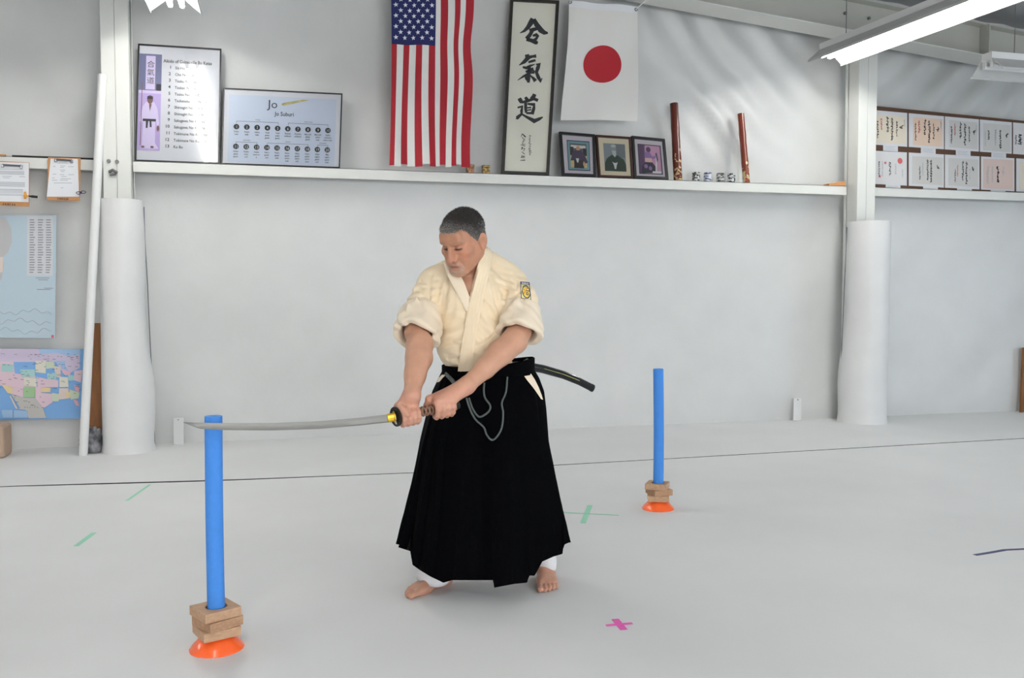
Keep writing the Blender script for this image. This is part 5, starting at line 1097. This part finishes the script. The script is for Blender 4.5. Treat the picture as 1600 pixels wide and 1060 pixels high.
# sleeve patch
M['p_blue'] = mat('patch_blue', srgb(44, 46, 96), .7); M['p_yel'] = mat('patch_yellow', srgb(234, 204, 84), .7); M['p_pale'] = mat('patch_pale', srgb(226, 220, 150), .7); M['p_org'] = mat('patch_orange', srgb(220, 130, 40), .7)
corn = [(813, 440), (827, 441.5), (830, 469.5), (814, 466.5)]
def pmap(u, v, w=0.0):
    a, b_, c, d = [Vector(p) for p in corn]; p = (a * (1 - u) + b_ * u) * (1 - v) + (d * (1 - u) + c * u) * v
    return hit(JT, p.x, p.y, .003 + w)
def patch_col(u, v):                          # 0 blue, 1 pale yellow, 2 yellow, 3 orange
    if min(u, 1 - u) < .07 or v > .965: return 0
    if v < .17: return 4 if v < .14 and int(u * 13) % 2 == 0 and v > .04 else 0
    r = math.hypot((u - .56) / .40, (v - .57) / .36)
    if .86 < r < 1.05: return 0
    if r >= 1.05: return 1
    if abs((u - .62) + (v - .40) * 1.1) < .045 and v < .72: return 3
    if abs(v - .50) < .025 and u > .52: return 0
    if (abs(u - .66) < .11 and abs(v - .66) < .085) and not (abs(u - .66) < .05 and abs(v - .66) < .045): return 0
    if abs(u - .38) < .04 and abs(v - .45) < .035: return 0
    if abs(u - .74) < .04 and abs(v - .38) < .03: return 3
    return 2
b = MB(); nu, nv_ = 44, 76
b.add([pmap(i / nu, j / nv_) for j in range(nv_ + 1) for i in range(nu + 1)], [(j * (nu + 1) + i, j * (nu + 1) + i + 1, (j + 1) * (nu + 1) + i + 1, (j + 1) * (nu + 1) + i) for j in range(nv_) for i in range(nu)])
b.mi = [patch_col((i + .5) / nu, (j + .5) / nv_) for j in range(nv_) for i in range(nu)]
pt = b.build('sleeve_patch', ['p_blue', 'p_pale', 'p_yel', 'p_org', 'paper'], None, True); pt.parent = person; pt['label'] = 'yellow square sleeve patch with a dark blue ring'

# --- pleated trousers (wide, skirt-like)
lev = [(574, 694, 832, -.02, .150), (590, 686, 842, .0, .165), (612, 676, 850, .01, .178), (640, 669, 853, .01, .19), (690, 657, 856, .01, .21), (750, 646, 867, .0, .235), (800, 636, 876, -.01, .262), (846, 623, 888, -.02, .280)]
NT, NR = 480, 60; vs = []
HEM = list(zip((618, 855), (640, 862), (641, 882), (655, 892), (672, 902), (691, 911), (705, 907), (770, 907), (771.5, 919), (803, 913), (824, 911), (827, 900), (836, 900), (848, 878), (866, 870), (880, 866), (881, 852), (890, 847)))
pyl = [l[0] for l in lev]
for j in range(NR + 1):
    s = j / NR; py = 574 + (846 - 574) * s
    xl, xr, dc, rd = [np.interp(py, pyl, [l[k] for l in lev]) for k in (1, 2, 3, 4)]
    L_, R_2 = J(xl, py, dc), J(xr, py, dc); cx, rx = (L_.x + R_2.x) / 2, (R_2.x - L_.x) / 2; z = (L_.z + R_2.z) / 2
    for i in range(NT):
        a = 2 * math.pi * i / NT; ca, sa = math.cos(a), math.sin(a)      # a = -90 deg faces the camera
        ex = 2.3; rr_ = (abs(ca) ** ex + abs(sa) ** ex) ** (-1 / ex)
        front = max(0, -sa); ph = a * 8 / math.pi + .45 * math.sin(a * 3 + 1) + .7 * nz(a * 1.3, s * .5, 4, 1.2)
        saw = ph % 1.0; pl = (saw if saw < .82 else (1 - saw) / .18 * .82)    # knife pleats
        amp = .003 + .034 * s ** 1.25
        off = amp * (pl - .5) + .012 * s * nz(ca * 2, sa * 2, s * 2, 1.5)
        off -= .05 * s * front ** 2 * math.exp(-((ca + .02) / .16) ** 2) * .6      # hollow between the legs
        x_, y_ = cx + (rx + off) * rr_ * ca, dc + (rd + off) * rr_ * sa; zz_ = z
        if s > .55:                           # the hem: lower in front, stepped from pleat to pleat
            w = (s - .55) / .45; fr = min(1, max(0, -sa * 3.0)); px_ = CX + (x_ + PX0) / (PD + y_) * F
            zh = J(px_, np.interp(px_, HEM[0], HEM[1]), y_).z if fr > 0 else z
            zz_ = z + w * fr * (zh - J(px_, 846, dc).z) + w * .008 * math.sin(a * 7 + 2) * (1 - fr)
        vs.append((x_, y_, zz_))
HV = np.array(vs); HQ = np.array([(j * NT + i, j * NT + (i + 1) % NT, (j + 1) * NT + (i + 1) % NT, (j + 1) * NT + i) for j in range(NR) for i in range(NT)])[:, ::-1]
b = MB(); b.add([tuple(p) for p in HV], [tuple(int(k) for k in q) for q in HQ]); hak = b.build('pleated_trousers', 'hak', None, True, angle=55); hak.parent = person
sd = hak.modifiers.new('cloth_thickness', 'SOLIDIFY'); sd.thickness = .003; sd.offset = -1
HT = bvh_of(HV, HQ)
def smooth_band(name, m, rows, off, bt, **k): return band(name, m, rows, off, bt=bt, **k)
# waistband with its tie, and the jacket showing through the side openings
top_ = [J(694, 580, -.02), J(832, 580, -.02)]; b = MB(); vs = []
for (zo, ro) in ((-.012, .004), (-.010, .010), (.026, .010), (.028, .003)):
    for i in range(72):
        a = 2 * math.pi * i / 72; c = (top_[0] + top_[1]) / 2; rx = (top_[1].x - top_[0].x) / 2; ca, sa = math.cos(a), math.sin(a); rr_ = (abs(ca) ** 2.3 + abs(sa) ** 2.3) ** (-1 / 2.3)
        vs.append((c.x + (rx + ro) * rr_ * ca, -.02 + (.152 + ro) * rr_ * sa, c.z + zo * (1 + .9 * max(0, ca)) + .008 * max(0, ca)))
b.add(vs, [(j * 72 + i, j * 72 + (i + 1) % 72, (j + 1) * 72 + (i + 1) % 72, (j + 1) * 72 + i) for j in range(3) for i in range(72)]); o = b.build('waistband', 'hak', None, True, angle=50); o.parent = person
o = band('jacket_tail', 'gi2', [(818, 587, 829, 584), (823, 594, 835, 593), (831, 604, 841, 605), (839, 615, 846, 618), (845, 624, 848, 625)], .004, n=4, thick=.002, bt=HT)
o = band('jacket_tail', 'gi2', [(691, 586, 697, 586), (686, 591, 692, 591), (683, 598, 687, 597)], .004, n=3, thick=.002, bt=HT)
# white trouser legs
def leg_cuff(ank, kn, zt, zb, r0, r1, lab):
    b = MB(); n, m = 40, 16; vs = []
    for side in (0, 1):
        for j in range(m + 1):
            s = j / m; z = zt + (zb - zt) * s
            for i in range(n):
                a = 2 * math.pi * i / n; r = r0 + (r1 - r0) * s + .004 * math.sin(3 * a + 5 * s) + .005 * math.sin(s * 17 + 2 * a) * math.exp(-((s - .75) / .25) ** 2) - side * .004
                up_ = (1 - s) * (zt - zb) / (kn.z - zb); vs.append((ank.x + (kn.x - ank.x) * up_ + r * math.cos(a), ank.y + (kn.y - ank.y) * up_ + r * math.sin(a) * 1.05, z + (.008 * math.sin(a * 2 + 1) if s > .8 else 0)))
    o_ = (m + 1) * n
    fs = [(j * n + i, (j + 1) * n + i, (j + 1) * n + (i + 1) % n, j * n + (i + 1) % n) for j in range(m) for i in range(n)] + [(o_ + j * n + i, o_ + j * n + (i + 1) % n, o_ + (j + 1) * n + (i + 1) % n, o_ + (j + 1) * n + i) for j in range(m) for i in range(n)]
    fs += [(m * n + i, o_ + m * n + i, o_ + m * n + (i + 1) % n, m * n + (i + 1) % n) for i in range(n)]
    b.add(vs, fs); o = b.build('trouser_leg', 'trouser', None, True); o.parent = person; o['label'] = lab
leg_cuff(ank_l + (toe_l - ank_l).normalized() * .035, kn_l, .34, .040, .066, .078, 'white under-trouser leg around the turned-out foot'); leg_cuff(ank_r + (toe_r - ank_r).normalized() * .012, kn_r, .30, .052, .062, .054, 'white under-trouser leg around the forward-pointing foot')

# ------------------------------------------------------------------ sword, scabbard and cord
def world_thing(name, label, cat, p): return thing(name, label, cat, (PORG + RGT * p.x + FWD * p.y + Vector((0, 0, p.z))), -YAW)
def local_mesh(mb, name, m, root, p, smooth=False, angle=None, bevel=0):
    mb.v = [(v[0] - p.x, v[1] - p.y, v[2] - p.z) for v in mb.v]; o = mb.build(name, m, None, smooth, bevel, angle); o.parent = root; return o
M['blade'] = mat('polished_steel', (.30, .295, .28), .3, metal=.9); M['gold'] = mat('gold_collar', srgb(214, 176, 60), .3, metal=.8); M['iron'] = mat('dark_iron_guard', (.018, .016, .016), .45, metal=.5)
M['rayskin'] = mat('dark_grip_skin', srgb(36, 22, 18), .7); M['wrapc'] = mat('brown_grip_cord', srgb(140, 104, 84), .7, bump=.2, bscale=200); M['saya'] = mat('black_lacquer', (.006, .006, .008), .2, coat=.25, spec=.35); M['cordc'] = mat('grey_green_cord', srgb(84, 92, 90), .7, bump=.2, bscale=300); M['stripe'] = mat('yellow_green_line', srgb(160, 164, 84), .4)
sw = world_thing('sword', 'drawn curved sword with gold collar and brown wrapped grip held out sideways', 'sword', TS)
top = [(606, 647.8), (560, 653.2), (497, 658.5), (426, 661.2), (348, 661.4), (310, 660.7), (286, 660)]
bot = [(606, 660.5), (560, 665.5), (497, 670.6), (426, 673.0), (348, 672.4), (312, 670.6), (286, 660.4)]
def bd(px):                                   # depth along the straight line of the sword towards its tip
    t_ = (618.5 - px) / (618.5 - 286); return TS.y + (-.80 - TS.y) * t_
vs = []; ns = 40; tpx = [p[0] for p in top][::-1]
for i in range(ns + 1):
    x = 606 + (286 - 606) * (i / ns) ** .9; yt = np.interp(x, tpx, [p[1] for p in top][::-1]); yb = np.interp(x, [p[0] for p in bot][::-1], [p[1] for p in bot][::-1])
    d = bd(x); th = .0034 * (1 - .35 * i / ns); a, c = J(x, yt, d), J(x, yb, d); rg = a + (c - a) * .30; rg2 = a + (c - a) * .82; nrm = Vector((0, -1, 0)); q_ = th if i < ns else 0
    vs += [a, rg + nrm * q_, rg2 + nrm * q_ * .55, c, rg2 - nrm * q_ * .55, rg - nrm * q_]
b = MB(); b.add(vs, [(i * 6 + k, i * 6 + (k + 1) % 6, (i + 1) * 6 + (k + 1) % 6, (i + 1) * 6 + k) for i in range(ns) for k in range(6)] + [tuple(range(6))]); local_mesh(b, 'blade', 'blade', sw, TS, True, angle=12)
def oval(b, s0, s1, ru, rv, n=20, mi=0, tap=1.0):
    for_s = [TS - SA * s0, TS - SA * s1]; vs = [for_s[j] + SU * (ru * (tap if j else 1) * math.cos(2 * math.pi * k / n)) + SV * (rv * (tap if j else 1) * math.sin(2 * math.pi * k / n)) for j in (0, 1) for k in range(n)]
    b.add(vs, [(k, (k + 1) % n, n + (k + 1) % n, n + k) for k in range(n)] + [tuple(range(n - 1, -1, -1)), tuple(range(n, 2 * n))], mi)
b = MB(); oval(b, -.034, -.004, .0175, .0070, 12); local_mesh(b, 'collar', 'gold', sw, TS, bevel=.002)
b = MB(); oval(b, -.0075, -.0045, .023, .014); local_mesh(b, 'washer', 'gold', sw, TS)
# guard: a disc with two pierced openings, turned a little to the viewer
b = MB(); n = 40; ga = (SA + SV * .28).normalized(); gv = (SV - ga * SV.dot(ga)).normalized(); gu = ga.cross(gv); vs = []
for (r, h) in ((.0385, -.0025), (.0385, .0025), (.031, .0025), (.031, -.0025)): vs += [TS + gu * (r * math.cos(2 * math.pi * k / n)) + gv * (r * math.sin(2 * math.pi * k / n)) + ga * h for k in range(n)]
fs = [(j * n + k, j * n + (k + 1) % n, ((j + 1) % 4) * n + (k + 1) % n, ((j + 1) % 4) * n + k) for j in range(4) for k in range(n)]; b.add(vs, fs)
for (a0, a1) in ((-150, -30), (10, 175), (-30, 12)):      # solid web except one opening at the lower edge
    vs = []; m_ = 14
    for h in (-.0018, .0018):
        for r in (.012, .0315):
            vs += [TS + gu * (r * math.cos(math.radians(a0 + (a1 - a0) * k / m_))) + gv * (r * math.sin(math.radians(a0 + (a1 - a0) * k / m_))) + ga * h for k in range(m_ + 1)]
    w_ = m_ + 1; b.add(vs, [(k, k + 1, w_ + k + 1, w_ + k) for k in range(m_)] + [(2 * w_ + k, 3 * w_ + k, 3 * w_ + k + 1, 2 * w_ + k + 1) for k in range(m_)])
local_mesh(b, 'guard', 'iron', sw, TS, True, angle=30)
b = MB(); oval(b, .004, .018, .0185, .0150); local_mesh(b, 'ferrule', 'iron', sw, TS, bevel=.002)
b = MB(); oval(b, .016, .245, .0165, .0132); local_mesh(b, 'grip_core', 'rayskin', sw, TS, True, angle=40)
for i in range(15):                           # crossed cord wrapping: two strands per diamond
    for sg in (-1, 1):
        b = MB(); P = []
        for k in range(13):
            ph = math.radians(-90 + sg * (-90 + 180 * k / 12)) ; s_ = .020 + i * .0152 + .0152 * (k / 12)
            P.append(TS - SA * s_ + SU * (.0172 * math.cos(ph + math.pi / 2 * 0)) + SV * (.0142 * math.sin(ph)))
        b.tube(P, .0052, 6, flat=.42, up=SA); local_mesh(b, 'cord_wrap', 'wrapc', sw, TS, True)
        b = MB(); P = []
        for k in range(13):
            ph = math.radians(90 + sg * (-90 + 180 * k / 12)); s_ = .020 + i * .0152 + .0152 * (k / 12); P.append(TS - SA * s_ + SU * (.0172 * math.cos(ph)) + SV * (.0142 * math.sin(ph)))
        b.tube(P, .0052, 6, flat=.42, up=SA); local_mesh(b, 'cord_wrap', 'wrapc', sw, TS, True)
b = MB(); oval(b, .243, .262, .0180, .0148, tap=.85); local_mesh(b, 'pommel', 'iron', sw, TS, bevel=.003)
# scabbard
P = [J(770, 578, -.12), J(795, 573, -.05), J(820, 572, .03), J(848, 577, .10), J(880, 586, .17), J(905, 596, .22), J(926, 607, .265)]
sy = world_thing('scabbard', 'black lacquered curved scabbard pushed through the belt at the back', 'scabbard', P[3]); p0_ = P[3]
b = MB(); b.tube(P, [.0195, .0195, .0195, .0192, .0188, .0182, .0175], 18, flat=.72); local_mesh(b, 'lacquered_body', 'saya', sy, p0_, True, angle=50)
b = MB(); d = (P[-1] - P[-2]).normalized(); b.tube([P[-1] - d * .012, P[-1] + d * .002, P[-1] + d * .005], [.0185, .0182, .012], 18, flat=.72); local_mesh(b, 'end_cap', 'saya', sy, p0_, True, angle=40)
b = MB(); Q_ = [p + Vector((0, -.0155, .004)) for p in P[1:6]]; b.tube(Q_, .0016, 6); local_mesh(b, 'pale_line', 'stripe', sy, p0_)
b = MB(); b.tube([J(x, y, d) for x, y, d in ((806, 580, -.03), (816, 574, -.01), (822, 568, .0), (824, 562, .03), (818, 566, .05))], .006, 8); b.tube([J(x, y, d) for x, y, d in ((808, 583, -.03), (820, 578, -.01), (825, 570, .0))], .004, 8); local_mesh(b, 'cord_knot', 'cordc', sy, p0_, True)
def hang(bt, pts, off=.008): return [hit(bt, x, y, off, -.15) for x, y in pts]
def dense(pts, n=6):
    out = []; 
    for i in range(len(pts) - 1):
        a = pts[max(i - 1, 0)]; b_ = pts[i]; c = pts[i + 1]; d = pts[min(i + 2, len(pts) - 1)]
        for k in range(n):
            t_ = k / n; out.append(tuple(.5 * (2 * b_[j] + (c[j] - a[j]) * t_ + (2 * a[j] - 5 * b_[j] + 4 * c[j] - d[j]) * t_ ** 2 + (3 * b_[j] - a[j] - 3 * c[j] + d[j]) * t_ ** 3) for j in (0, 1)))
    return out + [pts[-1]]
c1_ = dense([(729, 622), (734, 638), (742, 655), (756, 668), (761, 680), (769, 688), (777, 682), (784, 668), (786, 646), (784, 630), (790, 614), (792, 595), (792, 580)])
c2_ = dense([(733, 622), (739, 640), (746, 650), (753, 651), (764, 643), (766, 634), (758, 622), (756, 610), (757, 598)])
c3_ = dense([(697, 583), (703, 590), (709, 597), (712, 603)])
cr = world_thing('hanging_cord', 'grey-green cord hanging in loops over the front of the black trousers', 'cord', J(769, 688, -.2)); pr = J(769, 688, -.2)
for nm, c_, w_ in (('cord_loop', c1_, .0042), ('cord_loop', c2_, .0042), ('cord_end', c3_, .010)):
    b = MB(); b.tube(hang(HT, c_), w_, 8, flat=.6); local_mesh(b, nm, 'cordc', cr, pr, True)
